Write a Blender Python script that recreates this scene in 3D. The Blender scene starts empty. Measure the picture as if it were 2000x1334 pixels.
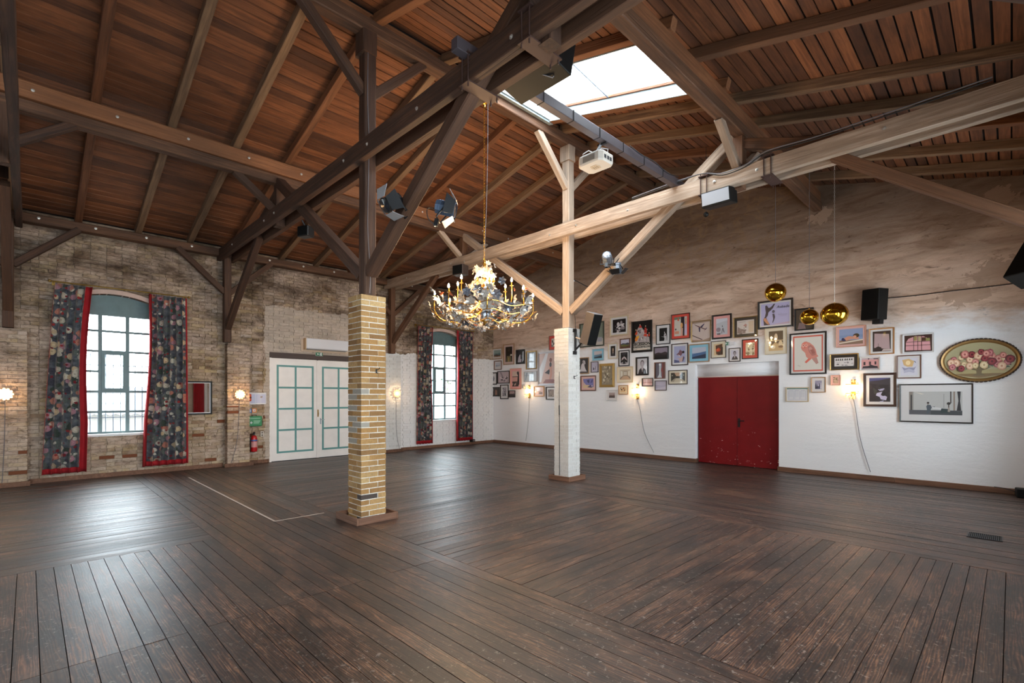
import bpy, math, random
import numpy as np
from mathutils import Matrix, Vector

random.seed(7)
rng = np.random.RandomState(11)
SC = bpy.context.scene
COL = SC.collection
PI = math.pi

# ------------------------------------------------------------------ camera
CAM = Vector((13.75, -12.35, 1.75))
YAW = math.atan2(975, 960)
FOC, PCX, PCY = 960.0, 1000.0, 773.0
cd = bpy.data.cameras.new('camera')
cam = bpy.data.objects.new('camera', cd)
COL.objects.link(cam)
cam.location = CAM
cam.rotation_euler = (PI / 2, 0, YAW)
cd.sensor_fit = 'HORIZONTAL'
cd.sensor_width = 36.0
cd.lens = 36.0 * FOC / 2000.0
cd.shift_y = (PCY - 667.0) / 2000.0
cd.clip_start = 0.05
cd.clip_end = 300
SC.camera = cam

# ------------------------------------------------------------------ sky, exposure
world = bpy.data.worlds.new('overcast_sky')
SC.world = world
world.use_nodes = True
wn = world.node_tree.nodes
wn['Background'].inputs[0].default_value = (0.86, 0.93, 1.0, 1)
SKY = 20.0
wn['Background'].inputs[1].default_value = SKY
SC.view_settings.view_transform = 'Standard'
SC.view_settings.look = 'None'
SC.view_settings.gamma = 1.0
SC.view_settings.use_curve_mapping = False
SC.view_settings.exposure = 0.2
try:
    cy = SC.cycles
    cy.use_denoising = True
    cy.denoiser = 'OPENIMAGEDENOISE'
    cy.max_bounces = 8
    cy.diffuse_bounces = 5
    cy.glossy_bounces = 4
    cy.transmission_bounces = 6
    cy.transparent_max_bounces = 12
    cy.sample_clamp_indirect = 6.0
    cy.sample_clamp_direct = 0.0
    cy.caustics_reflective = False
    cy.caustics_refractive = False
except Exception:
    pass


def portal(loc, rot, sx, sy):
    """marks an opening of the building so that the sky is sampled through it"""
    l = bpy.data.lights.new('opening_portal', 'AREA')
    l.shape = 'RECTANGLE'
    l.size, l.size_y = sx, sy
    l.cycles.is_portal = True
    o = bpy.data.objects.new('opening_portal', l)
    COL.objects.link(o)
    o.location = loc
    o.rotation_euler = rot
    return o


# the openings: windows of the two long walls and the skylights
WIN_L = [-15.35, -11.0, -2.22]            # window centres along the left wall
WIN_R = [-2.1, -5.1, -7.85, -9.9, -11.6, -14.2, -16.2]        # and along the right wall, unseen: several added to brighten the hall
WZ0, WZ1 = 0.92, 3.78
for y in WIN_L:
    portal((-0.05, y, 2.3), (0, -PI / 2, 0), 2.9, 1.5)
for y in WIN_R:
    portal((14.6, y, 2.3), (0, PI / 2, 0), 2.9, 1.5)

# ------------------------------------------------------------------ helpers
CR, CF = Vector((math.cos(YAW), math.sin(YAW), 0)), Vector((-math.sin(YAW), math.cos(YAW), 0))


def ray(x, y):
    return CR * ((x - PCX) / FOC) + CF + Vector((0, 0, 1)) * ((PCY - y) / FOC)


def on_x(x, y, X):
    r = ray(x, y)
    return CAM + r * ((X - CAM.x) / r.x)


def on_y(x, y, Y):
    r = ray(x, y)
    return CAM + r * ((Y - CAM.y) / r.y)


def on_z(x, y, Z):
    r = ray(x, y)
    return CAM + r * ((Z - CAM.z) / r.z)


def at_depth(x, y, d):
    return CAM + ray(x, y) * d


def lin(v):
    return v / 12.92 if v <= 0.04045 else ((v + 0.055) / 1.055) ** 2.4


def hx(s):
    return tuple(lin(int(s[i:i + 2], 16) / 255.0) for i in (0, 2, 4))


def frame(o, u, v):
    u, v = Vector(u).normalized(), Vector(v).normalized()
    n = u.cross(v)
    m = Matrix(((u.x, v.x, n.x, o[0]), (u.y, v.y, n.y, o[1]), (u.z, v.z, n.z, o[2]), (0, 0, 0, 1)))
    return m


def back_wall(o):      # local x right, y up, z out of the picture wall
    return frame(o, (1, 0, 0), (0, 0, 1))


def left_wall(o):
    return frame(o, (0, 1, 0), (0, 0, 1))


def right_wall(o):
    return frame(o, (0, -1, 0), (0, 0, 1))


WM = {}
ID = Matrix.Identity(4)


def link(o, parent, M):
    COL.objects.link(o)
    WM[o.name] = M.copy()
    if parent is not None:
        o.parent = parent
        o.matrix_parent_inverse = WM[parent.name].inverted()
    o.matrix_basis = M
    return o


def tag(o, label=None, cat=None, group=None, kind=None):
    if label: o['label'] = label
    if cat: o['category'] = cat
    if group: o['group'] = group
    if kind: o['kind'] = kind
    return o


def thing(name, loc, label=None, cat=None, group=None, kind=None):
    o = bpy.data.objects.new(name, None)
    o.empty_display_size = 0.1
    link(o, None, Matrix.Translation(Vector(loc)))
    return tag(o, label, cat, group, kind)


class MB:
    def __init__(s):
        s.v, s.f, s.c, s.uv = [], [], [], []

    def add(s, vs, fs, col=None):
        b = len(s.v)
        s.v += [tuple(p) for p in vs]
        for f in fs:
            s.f.append([i + b for i in f])
            s.c.append(col)
        return s

    def box(s, c, d, M=None, jit=0.0):
        hx_, hy_, hz_ = d[0] / 2, d[1] / 2, d[2] / 2
        vs = []
        for z in (-hz_, hz_):
            for y in (-hy_, hy_):
                for x in (-hx_, hx_):
                    p = Vector((x, y, z))
                    if jit:
                        p += Vector((random.uniform(-jit, jit), random.uniform(-jit, jit), random.uniform(-jit, jit)))
                    if M is not None:
                        p = M @ p
                    vs.append((c[0] + p[0], c[1] + p[1], c[2] + p[2]))
        return s.add(vs, [(0, 2, 3, 1), (4, 5, 7, 6), (0, 1, 5, 4), (2, 6, 7, 3), (0, 4, 6, 2), (1, 3, 7, 5)])

    def box2(s, a, b, jit=0.0):
        return s.box(((a[0] + b[0]) / 2, (a[1] + b[1]) / 2, (a[2] + b[2]) / 2),
                     (abs(b[0] - a[0]), abs(b[1] - a[1]), abs(b[2] - a[2])), None, jit)

    def rbox(s, c, d, r=0.01):
        """box with chamfered long edges (chamfer in x/y, along z)"""
        x, y, z = d[0] / 2, d[1] / 2, d[2] / 2
        ring = [(-x + r, -y), (x - r, -y), (x, -y + r), (x, y - r), (x - r, y), (-x + r, y), (-x, y - r), (-x, -y + r)]
        ri = [(px * (1 - r / x), py * (1 - r / y)) for px, py in ring]
        vs = [(c[0] + px, c[1] + py, c[2] + zz) for zz, rr in ((-z, ri), (-z + r, ring), (z - r, ring), (z, ri)) for px, py in rr]
        fs = [tuple(range(7, -1, -1)), tuple(range(24, 32))]
        for k in range(3):
            for i in range(8):
                j = (i + 1) % 8
                fs.append((k * 8 + i, k * 8 + j, k * 8 + 8 + j, k * 8 + 8 + i))
        return s.add(vs, fs)

    def lathe(s, prof, n=20, c=(0, 0, 0), M=None, cap=True):
        vs = []
        for r, z in prof:
            for i in range(n):
                a = 2 * PI * i / n
                p = Vector((r * math.cos(a), r * math.sin(a), z))
                if M is not None:
                    p = M @ p
                vs.append((c[0] + p[0], c[1] + p[1], c[2] + p[2]))
        fs = []
        m = len(prof)
        for k in range(m - 1):
            for i in range(n):
                j = (i + 1) % n
                fs.append((k * n + i, k * n + j, k * n + n + j, k * n + n + i))
        if cap:
            fs.append(tuple(range(n - 1, -1, -1)))
            fs.append(tuple(range((m - 1) * n, m * n)))
        return s.add(vs, fs)

    def tube(s, pts, r, n=6, cap=True):
        pts = [Vector(p) for p in pts]
        vs = []
        for i, p in enumerate(pts):
            t = (pts[min(i + 1, len(pts) - 1)] - pts[max(i - 1, 0)])
            if t.length < 1e-9:
                t = Vector((0, 0, 1))
            t.normalize()
            up = Vector((0, 0, 1)) if abs(t.z) < 0.9 else Vector((0, 1, 0))
            a = t.cross(up).normalized()
            b = t.cross(a)
            rr = r[i] if isinstance(r, (list, tuple)) else r
            for k in range(n):
                an = 2 * PI * k / n
                vs.append(p + a * (rr * math.cos(an)) + b * (rr * math.sin(an)))
        fs = []
        for i in range(len(pts) - 1):
            for k in range(n):
                j = (k + 1) % n
                fs.append((i * n + k, i * n + j, i * n + n + j, i * n + n + k))
        if cap:
            fs.append(tuple(range(n - 1, -1, -1)))
            fs.append(tuple(range((len(pts) - 1) * n, len(pts) * n)))
        return s.add(vs, fs)

    def prism(s, poly, z0, z1):
        n = len(poly)
        vs = [(x, y, z0) for x, y in poly] + [(x, y, z1) for x, y in poly]
        fs = [tuple(range(n - 1, -1, -1)), tuple(range(n, 2 * n))]
        fs += [(i, (i + 1) % n, n + (i + 1) % n, n + i) for i in range(n)]
        return s.add(vs, fs)

    def sphere(s, c, r, n=16, m=10, sz=1.0):
        prof = [(max(1e-4, r * math.sin(PI * k / m)), -r * sz * math.cos(PI * k / m)) for k in range(m + 1)]
        return s.lathe(prof, n, c)

    def ring(s, w, h, t, d, d2=None):
        """picture-frame ring: outer w x h, moulding width t, depth d (d2 = inner edge depth)"""
        d2 = d if d2 is None else d2
        o = [(-w / 2, -h / 2), (w / 2, -h / 2), (w / 2, h / 2), (-w / 2, h / 2)]
        i_ = [(-w / 2 + t, -h / 2 + t), (w / 2 - t, -h / 2 + t), (w / 2 - t, h / 2 - t), (-w / 2 + t, h / 2 - t)]
        vs = [(x, y, 0) for x, y in o] + [(x, y, d) for x, y in o] + [(x, y, d2) for x, y in i_] + [(x, y, 0.002) for x, y in i_]
        fs = []
        for k in range(3):
            for a in range(4):
                b = (a + 1) % 4
                fs.append((k * 4 + a, k * 4 + b, k * 4 + 4 + b, k * 4 + 4 + a))
        return s.add(vs, fs)

    def mesh(s, name, mats=None, smooth=False):
        me = bpy.data.meshes.new(name)
        me.from_pydata(s.v, [], s.f)
        if any(c is not None for c in s.c):
            at = me.color_attributes.new('Col', 'FLOAT_COLOR', 'CORNER')
            buf = []
            for f, c in zip(s.f, s.c):
                cc = (c or (1, 1, 1))
                buf += [cc[0], cc[1], cc[2], 1.0] * len(f)
            at.data.foreach_set('color', buf)
        if s.uv:
            uvl = me.uv_layers.new(name='UVMap')
            buf = []
            for f in s.f:
                for i in f:
                    buf += list(s.uv[i])
            uvl.data.foreach_set('uv', buf)
        if mats:
            me.materials.append(mats)
        if smooth:
            me.polygons.foreach_set('use_smooth', [True] * len(me.polygons))
        me.update()
        return me

    def build(s, name, mt, parent=None, M=ID, smooth=False):
        o = bpy.data.objects.new(name, s.mesh(name, mt, smooth))
        return link(o, parent, M)


def inst(name, me, M, parent=None):
    return link(bpy.data.objects.new(name, me), parent, M)


def fillet(o, w=0.004, seg=2):
    b = o.modifiers.new('bevel', 'BEVEL')
    b.width = w
    b.segments = seg
    b.limit_method = 'ANGLE'
    return o


def text_mesh(body, size, mt, name, parent, M, ext=0.0008, align='CENTER', bold=0.0, shear=0.0):
    cu = bpy.data.curves.new('lettering', 'FONT')
    cu.body = body
    cu.size = size
    cu.align_x = align
    cu.align_y = 'CENTER'
    cu.extrude = ext
    cu.offset = bold
    cu.shear = shear
    cu.resolution_u = 2
    ob = bpy.data.objects.new('lettering_source', cu)
    COL.objects.link(ob)
    dg = bpy.context.evaluated_depsgraph_get()
    me = bpy.data.meshes.new_from_object(ob.evaluated_get(dg))
    COL.objects.unlink(ob)
    bpy.data.objects.remove(ob)
    me.materials.clear()
    me.materials.append(mt)
    o = bpy.data.objects.new(name, me)
    return link(o, parent, M)


# ------------------------------------------------------------------ materials
class Nodes:
    def __init__(s, name):
        s.m = bpy.data.materials.new(name)
        s.m.use_nodes = True
        s.t = s.m.node_tree
        s.b = s.t.nodes['Principled BSDF']

    def n(s, typ, **kw):
        nd = s.t.nodes.new('ShaderNode' + typ)
        for k, v in kw.items():
            setattr(nd, k, v)
        return nd

    def l(s, a, b):
        s.t.links.new(a, b)

    def val(s, sock, v):
        if hasattr(v, 'is_output') or isinstance(v, bpy.types.NodeSocket):
            s.l(v, sock)
        else:
            sock.default_value = v

    def math(s, op, a, b=None, c=None, clamp=False):
        nd = s.n('Math', operation=op, use_clamp=clamp)
        s.val(nd.inputs[0], a)
        if b is not None: s.val(nd.inputs[1], b)
        if c is not None: s.val(nd.inputs[2], c)
        return nd.outputs[0]

    def noise(s, vec, scale=5, det=4, rough=0.6, dist=0.0):
        nd = s.n('TexNoise')
        if vec is not None: s.l(vec, nd.inputs['Vector'])
        nd.inputs['Scale'].default_value = scale
        nd.inputs['Detail'].default_value = det
        nd.inputs['Roughness'].default_value = rough
        nd.inputs['Distortion'].default_value = dist
        return nd.outputs['Fac']

    def map(s, vec, scale=(1, 1, 1), loc=None, rot=(0, 0, 0)):
        nd = s.n('Mapping')
        s.l(vec, nd.inputs['Vector'])
        nd.inputs['Scale'].default_value = scale
        nd.inputs['Rotation'].default_value = rot
        if loc is not None: s.val(nd.inputs['Location'], loc)
        return nd.outputs[0]

    def ramp(s, fac, stops, interp='LINEAR'):
        nd = s.n('ValToRGB')
        cr = nd.color_ramp
        cr.interpolation = interp
        while len(cr.elements) < len(stops):
            cr.elements.new(0.5)
        for e, (p, c) in zip(cr.elements, stops):
            e.position = p
            e.color = (c[0], c[1], c[2], 1) if isinstance(c, (tuple, list)) else (c, c, c, 1)
        s.l(fac, nd.inputs[0])
        return nd.outputs[0]

    def mix(s, fac, a, b, mode='MIX'):
        nd = s.n('Mix', data_type='RGBA', blend_type=mode)
        s.val(nd.inputs[0], fac)
        for sock, v in ((nd.inputs[6], a), (nd.inputs[7], b)):
            if isinstance(v, tuple): v = (v[0], v[1], v[2], 1)
            s.val(sock, v)
        return nd.outputs[2]

    def sep(s, vec):
        nd = s.n('SeparateXYZ')
        s.l(vec, nd.inputs[0])
        return nd.outputs

    def bump(s, h, strength=0.3, dist=0.01):
        nd = s.n('Bump')
        nd.inputs['Strength'].default_value = strength
        nd.inputs['Distance'].default_value = dist
        s.l(h, nd.inputs['Height'])
        s.l(nd.outputs[0], s.b.inputs['Normal'])

    def pos(s):
        return s.n('NewGeometry').outputs['Position']

    def obj(s):
        return s.n('TexCoord').outputs['Object']

    def rnd(s):
        """one random number per piece: per object and per loose island"""
        a = s.n('ObjectInfo').outputs['Random']
        b = s.n('NewGeometry').outputs['Random Per Island']
        return s.math('FRACT', s.math('ADD', a, b))

    def col(s, c):
        s.val(s.b.inputs['Base Color'], c if not isinstance(c, tuple) else (c[0], c[1], c[2], 1))

    def rough(s, r):
        s.val(s.b.inputs['Roughness'], r)


def flat(name, c, rough=0.6, metal=0.0, spec=0.5, var=0.0, vscale=6.0, bump=0.0, emit=None, es=0.0, coat=0.0):
    N = Nodes(name)
    if isinstance(c, str): c = hx(c)
    if var > 0:
        f = N.noise(N.obj(), vscale, 4, 0.6)
        d = tuple(max(0, x * (1 - var)) for x in c)
        e = tuple(min(1, x * (1 + var)) for x in c)
        N.col(N.ramp(f, [(0.3, d), (0.7, e)]))
        if bump: N.bump(f, bump, 0.01)
    else:
        N.col(c)
    N.rough(rough)
    N.b.inputs['Metallic'].default_value = metal
    N.b.inputs['Specular IOR Level'].default_value = spec
    if coat: N.b.inputs['Coat Weight'].default_value = coat
    if emit is not None:
        N.b.inputs['Emission Color'].default_value = (*emit, 1)
        N.b.inputs['Emission Strength'].default_value = es
    return N.m


def timber(name, dark, mid, light, grain=(1.2, 22, 22), rough=0.75):
    N = Nodes(name)
    r = N.rnd()
    off = N.n('CombineXYZ')
    N.l(N.math('MULTIPLY', r, 37.0), off.inputs[0])
    N.l(N.math('MULTIPLY', r, 11.0), off.inputs[1])
    v = N.map(N.obj(), grain, off.outputs[0])
    g = N.noise(v, 1.0, 5, 0.65, 0.4)
    p = N.noise(N.map(N.obj(), (0.7, 3, 3), off.outputs[0]), 1.6, 3, 0.6)
    c = N.ramp(g, [(0.28, dark), (0.5, mid), (0.72, light)])
    c = N.mix(N.ramp(p, [(0.35, 0.0), (0.7, 0.75)]), c, tuple(x * 0.45 for x in mid))
    c = N.mix(N.math('MULTIPLY', r, 0.4), c, light)
    N.col(c)
    N.rough(rough)
    crack = N.ramp(N.noise(N.map(N.obj(), (0.8, 40, 40), off.outputs[0]), 1.0, 2, 0.5), [(0.3, 0.0), (0.42, 1.0)])
    h = N.math('ADD', g, N.math('MULTIPLY', crack, 0.7))
    N.bump(h, 0.5, 0.012)
    return N.m


M_TIMBER = timber('old_timber', hx('2a190f'), hx('5a3b27'), hx('80583d'))
M_SHADED = timber('shaded_timber', hx('1c0f08'), hx('42281a'), hx('66452f'))  # darker copy of the old timber, backlit shade put into the colour
M_RAFT = timber('rafter_timber', hx('3a2618'), hx('71533c'), hx('967556'))
M_LIT = timber('lit_timber', hx('6d5645'), hx('a58b76'), hx('cbb6a4'))  # lighter copy of the old timber, skylight put into the colour
M_TIMBER2 = timber('fresh_timber', hx('40200f'), hx('744629'), hx('95633f'))
M_SKIRT = timber('skirting_wood', hx('3a2519'), hx('6d4833'), hx('8f6650'))


def roof_boards():
    N = Nodes('roof_board_wood')
    r = N.rnd()
    off = N.n('CombineXYZ')
    N.l(N.math('MULTIPLY', r, 31.0), off.inputs[1])
    v = N.map(N.pos(), (30, 1.3, 30), off.outputs[0])
    g = N.noise(v, 1.0, 5, 0.65, 0.5)
    c = N.ramp(g, [(0.2, hx('4c2813')), (0.5, hx('7f4b2b')), (0.8, hx('9c623c'))])
    p = N.noise(N.map(N.pos(), (2.2, 0.8, 2.2), off.outputs[0]), 1.0, 4, 0.65)
    c = N.mix(N.ramp(p, [(0.46, 0.0), (0.72, 0.7)]), c, hx('1c0e08'))
    c = N.mix(N.math('MULTIPLY', N.math('POWER', r, 2.0), 0.7), c, hx('26140c'))
    N.col(c)
    N.rough(0.72)
    N.bump(g, 0.35, 0.006)
    return N.m


M_ROOF = roof_boards()


def floor_boards(name, axis):
    N = Nodes(name)
    r = N.rnd()
    off = N.n('CombineXYZ')
    N.l(N.math('MULTIPLY', r, 41.0), off.inputs[0])
    N.l(N.math('MULTIPLY', r, 17.0), off.inputs[1])
    sc = (0.9, 16, 1) if axis == 'x' else (16, 0.9, 1)
    v = N.map(N.pos(), sc, off.outputs[0])
    w = N.n('TexWave', wave_type='RINGS', rings_direction='SPHERICAL')
    N.l(N.map(N.pos(), (0.6, 6, 1) if axis == 'x' else (6, 0.6, 1), off.outputs[0]), w.inputs['Vector'])
    w.inputs['Scale'].default_value = 3.0
    w.inputs['Distortion'].default_value = 14.0
    w.inputs['Detail'].default_value = 3.0
    w.inputs['Detail Scale'].default_value = 0.9
    g = N.noise(v, 1.6, 6, 0.75, 0.5)
    blot = N.noise(N.map(N.pos(), (3, 9, 1) if axis == 'x' else (9, 3, 1), off.outputs[0]), 1.6, 6, 0.75, 0.6)
    gg = N.math('ADD', N.math('MULTIPLY', w.outputs['Fac'], 0.15), N.math('ADD', N.math('MULTIPLY', g, 0.5), N.math('MULTIPLY', blot, 0.5)))
    c = N.ramp(gg, [(0.42, hx('100907')), (0.54, hx('33201a')), (0.64, hx('583a2b')), (0.78, hx('94694c'))])
    wsc = (0.5, 1.5, 1) if axis == 'x' else (1.5, 0.5, 1)
    wear = N.noise(N.map(N.pos(), wsc), 1.5, 7, 0.72, 0.4)
    c = N.mix(N.ramp(wear, [(0.5, 0.0), (0.75, 0.45)]), c, hx('8d6850'))
    dirt = N.noise(N.map(N.pos(), wsc, (5, 3, 0)), 2.3, 6, 0.7, 0.5)
    c = N.mix(N.ramp(dirt, [(0.45, 0.0), (0.62, 0.85)]), c, hx('170e0b'))
    c = N.mix(N.ramp(r, [(0.0, 0.0), (0.6, 0.1), (1.0, 0.65)]), c, hx('23160f'))
    fine = N.noise(N.map(N.pos(), (1, 1, 1)), 22.0, 4, 0.75)
    patch = N.noise(N.pos(), 0.45, 3, 0.5)
    sp = N.math('MULTIPLY', N.ramp(fine, [(0.59, 0.0), (0.64, 1.0)]), N.ramp(patch, [(0.42, 0.0), (0.6, 0.5)]))
    c = N.mix(sp, c, hx('a3958a'))
    N.col(c)
    rr = N.math('ADD', N.math('MULTIPLY', g, 0.2), 0.25)
    rr = N.math('ADD', rr, N.math('MULTIPLY', wear, 0.14))
    rr = N.math('ADD', rr, N.math('MULTIPLY', r, 0.08))
    N.rough(rr)
    N.b.inputs['Specular IOR Level'].default_value = 0.85
    N.bump(N.math('ADD', gg, N.math('MULTIPLY', fine, 0.3)), 0.16, 0.004)
    return N.m


M_FLX = floor_boards('floor_board_across', 'x')
M_FLY = floor_boards('floor_board_along', 'y')


def brick_mat(name, cols, stain, stain_amt=0.5, rough=0.9, speck=None):
    N = Nodes(name)
    r = N.rnd()
    c = N.ramp(r, [(i / max(1, len(cols) - 1), hx(k)) for i, k in enumerate(cols)], 'LINEAR')
    f = N.noise(N.pos(), 38.0, 4, 0.7)
    c = N.mix(N.ramp(f, [(0.4, 0.0), (0.75, 0.55)]), c, hx(stain))
    big = N.noise(N.pos(), 2.1, 4, 0.6)
    c = N.mix(N.ramp(big, [(0.5, 0.0), (0.7, stain_amt)]), c, hx(stain))
    N.col(c)
    N.rough(rough)
    N.b.inputs['Specular IOR Level'].default_value = 0.2
    N.bump(f, 0.5, 0.006)
    return N.m


M_BRICK = brick_mat('yellow_brick', ['bd935f', 'ab8150', 'c9a877', '946d45', 'b58a57', '84613f', 'c39d6a'], '7a5a3a', 0.4)
M_BRICK_DK = flat('sooty_brick', '4a3e38', 0.9, var=0.4, vscale=30)
M_BRICK_GR = flat('cement_brick', '9d9488', 0.95, var=0.25, vscale=25)
M_MORTAR = flat('lime_mortar', 'd8cfc2', 0.95, var=0.2, vscale=18, bump=0.6)
M_BRICK_W = brick_mat('white_painted_brick', ['d6d2cf', 'cdc9c5', 'dad7d3', 'd1cdca'], 'b9aea3', 0.25, 0.7)
M_MORTAR_W = flat('white_painted_mortar', 'd2cfcb', 0.8, var=0.08, vscale=18, bump=0.4)


def wall_brick(name='limewashed_brick', joint=False):
    N = Nodes(name)
    P = N.pos()
    r = N.rnd()
    x, y, z = N.sep(P)
    c = N.ramp(r, [(0.0, hx('a58b72')), (0.3, hx('b29c86')), (0.55, hx('8b7059')), (0.8, hx('b39a74')), (1.0, hx('bba99b'))])
    wash = N.noise(N.map(P, (1, 0.6, 0.8)), 1.5, 6, 0.7, 0.6)
    c = N.mix(N.ramp(wash, [(0.4, 0.0), (0.62, 0.8)]), c, hx('c6ae9e'))
    soot = N.noise(N.map(P, (1, 0.55, 1.2)), 1.9, 6, 0.72, 0.5)
    up = N.math('MULTIPLY', N.math('SUBTRACT', z, 1.9), 0.04)
    soot = N.math('ADD', soot, up)
    c = N.mix(N.ramp(soot, [(0.5, 0.0), (0.74, 0.88)]), c, hx('3a2b20'))
    fine = N.noise(P, 30.0, 5, 0.75)
    c = N.mix(N.ramp(fine, [(0.55, 0.0), (0.75, 0.5)]), c, hx('5d4c3b'))
    mott = N.noise(N.map(P, (1, 1, 2.2)), 7.0, 6, 0.75, 0.8)
    c = N.mix(N.ramp(mott, [(0.5, 0.0), (0.68, 0.75)]), c, hx('4a382b'))
    if joint: c = N.mix(0.35, c, hx('3f3126'))
    # red and ochre bricks showing through low down
    c = N.mix(N.math('MULTIPLY', N.math('GREATER_THAN', r, 0.0 if joint else 0.965), 0.0 if joint else N.math('LESS_THAN', z, 1.5)), c, hx('74452f'))
    # white paint on the last bay and beside the door
    edge = N.math('MULTIPLY', N.math('SUBTRACT', N.noise(P, 3.0, 4, 0.6), 0.5), 0.25)
    yy = N.math('ADD', y, edge)
    zz = N.math('ADD', z, edge)
    white = N.math('MULTIPLY', N.math('GREATER_THAN', yy, -5.3), N.math('LESS_THAN', zz, 3.1))
    c = N.mix(N.math('MULTIPLY', white, 0.8 if joint else 0.93), c, hx('edeae9'))
    pale = N.math('MULTIPLY', N.math('MULTIPLY', N.math('GREATER_THAN', yy, -7.95), N.math('LESS_THAN', yy, -5.2)), N.math('LESS_THAN', zz, 4.1))
    c = N.mix(N.math('MULTIPLY', pale, 0.5), c, hx('cdbfb2'))
    N.col(c)
    N.rough(0.92)
    N.b.inputs['Specular IOR Level'].default_value = 0.2
    N.bump(fine, 0.7, 0.01)
    return N.m


M_WALLB = wall_brick()
M_WALLJ = wall_brick('limewashed_joint', True)


def plaster_wall():
    N = Nodes('rough_plaster')
    P = N.pos()
    x, y, z = N.sep(P)
    n1 = N.noise(N.map(P, (0.5, 1, 2.6)), 2.2, 7, 0.72, 0.8)
    n2 = N.noise(N.map(P, (0.35, 1, 1.3)), 1.1, 5, 0.6, 1.2)
    c = N.ramp(n1, [(0.28, hx('9a7a65')), (0.5, hx('d8baa6')), (0.7, hx('e8d0bf'))])
    c = N.mix(N.ramp(n2, [(0.4, 0.0), (0.7, 0.5)]), c, hx('a98a74'))
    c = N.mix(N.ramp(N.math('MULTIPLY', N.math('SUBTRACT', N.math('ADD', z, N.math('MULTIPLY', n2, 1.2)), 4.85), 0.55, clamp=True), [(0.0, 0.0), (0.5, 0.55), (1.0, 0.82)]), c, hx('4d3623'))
    pit = N.noise(N.map(P, (0.7, 1, 1.6)), 7.0, 5, 0.7, 0.7)
    c = N.mix(N.ramp(pit, [(0.6, 0.0), (0.72, 0.7)]), c, hx('4d3526'))
    sc = N.noise(N.map(P, (0.8, 1, 0.9)), 2.2, 3, 0.5, 1.6)
    high = N.math('MULTIPLY', N.math('GREATER_THAN', z, 4.6), N.math('LESS_THAN', x, 10.2))
    c = N.mix(N.math('MULTIPLY', N.ramp(sc, [(0.5, 0.0), (0.56, 0.28), (0.62, 0.0)]), high), c, hx('9b7a52'))
    edge = N.math('MULTIPLY', N.math('SUBTRACT', N.noise(N.map(P, (0.6, 1, 1.5)), 2.0, 5, 0.65), 0.5), 1.2)
    lim = N.math('ADD', z, edge)
    fine = N.noise(P, 16.0, 5, 0.7)
    w = N.ramp(N.math('SUBTRACT', lim, 2.95), [(0.0, 1.0), (0.55, 0.0)], 'EASE')
    c = N.mix(w, c, hx('f4f2f4'))
    # three fresh plaster patches round beam ends and by the loudspeaker
    pn = N.math('MULTIPLY', N.math('SUBTRACT', N.noise(P, 4.5, 5, 0.7, 0.6), 0.5), 1.1)
    for px, pz, rad in ((10.85, 5.70, 0.19), (13.6, 5.32, 0.27), (13.6, 3.98, 0.36), (13.15, 3.66, 0.3)):
        d = N.math('SQRT', N.math('ADD', N.math('POWER', N.math('SUBTRACT', x, px), 2.0), N.math('POWER', N.math('MULTIPLY', N.math('SUBTRACT', z, pz), 1.4), 2.0)))
        d = N.math('ADD', d, pn)
        c = N.mix(N.math('MULTIPLY', N.math('LESS_THAN', d, rad), 0.8), c, hx('b0937f'))
    scuff = N.noise(P, 9.0, 6, 0.75)
    c = N.mix(N.ramp(scuff, [(0.68, 0.0), (0.8, 0.5)]), c, hx('8d8178'))
    N.col(c)
    N.rough(0.85)
    N.b.inputs['Specular IOR Level'].default_value = 0.25
    N.bump(N.math('ADD', n1, N.math('MULTIPLY', fine, 0.5)), 0.55, 0.02)
    return N.m


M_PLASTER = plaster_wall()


def print_mat():
    N = Nodes('printed_paper_behind_glass')
    a = N.n('Attribute', attribute_name='Col')
    N.col(a.outputs['Color'])
    N.rough(0.35)
    N.b.inputs['Coat Weight'].default_value = 0.6
    N.b.inputs['Coat Roughness'].default_value = 0.03
    return N.m


M_PRINT = print_mat()


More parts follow.
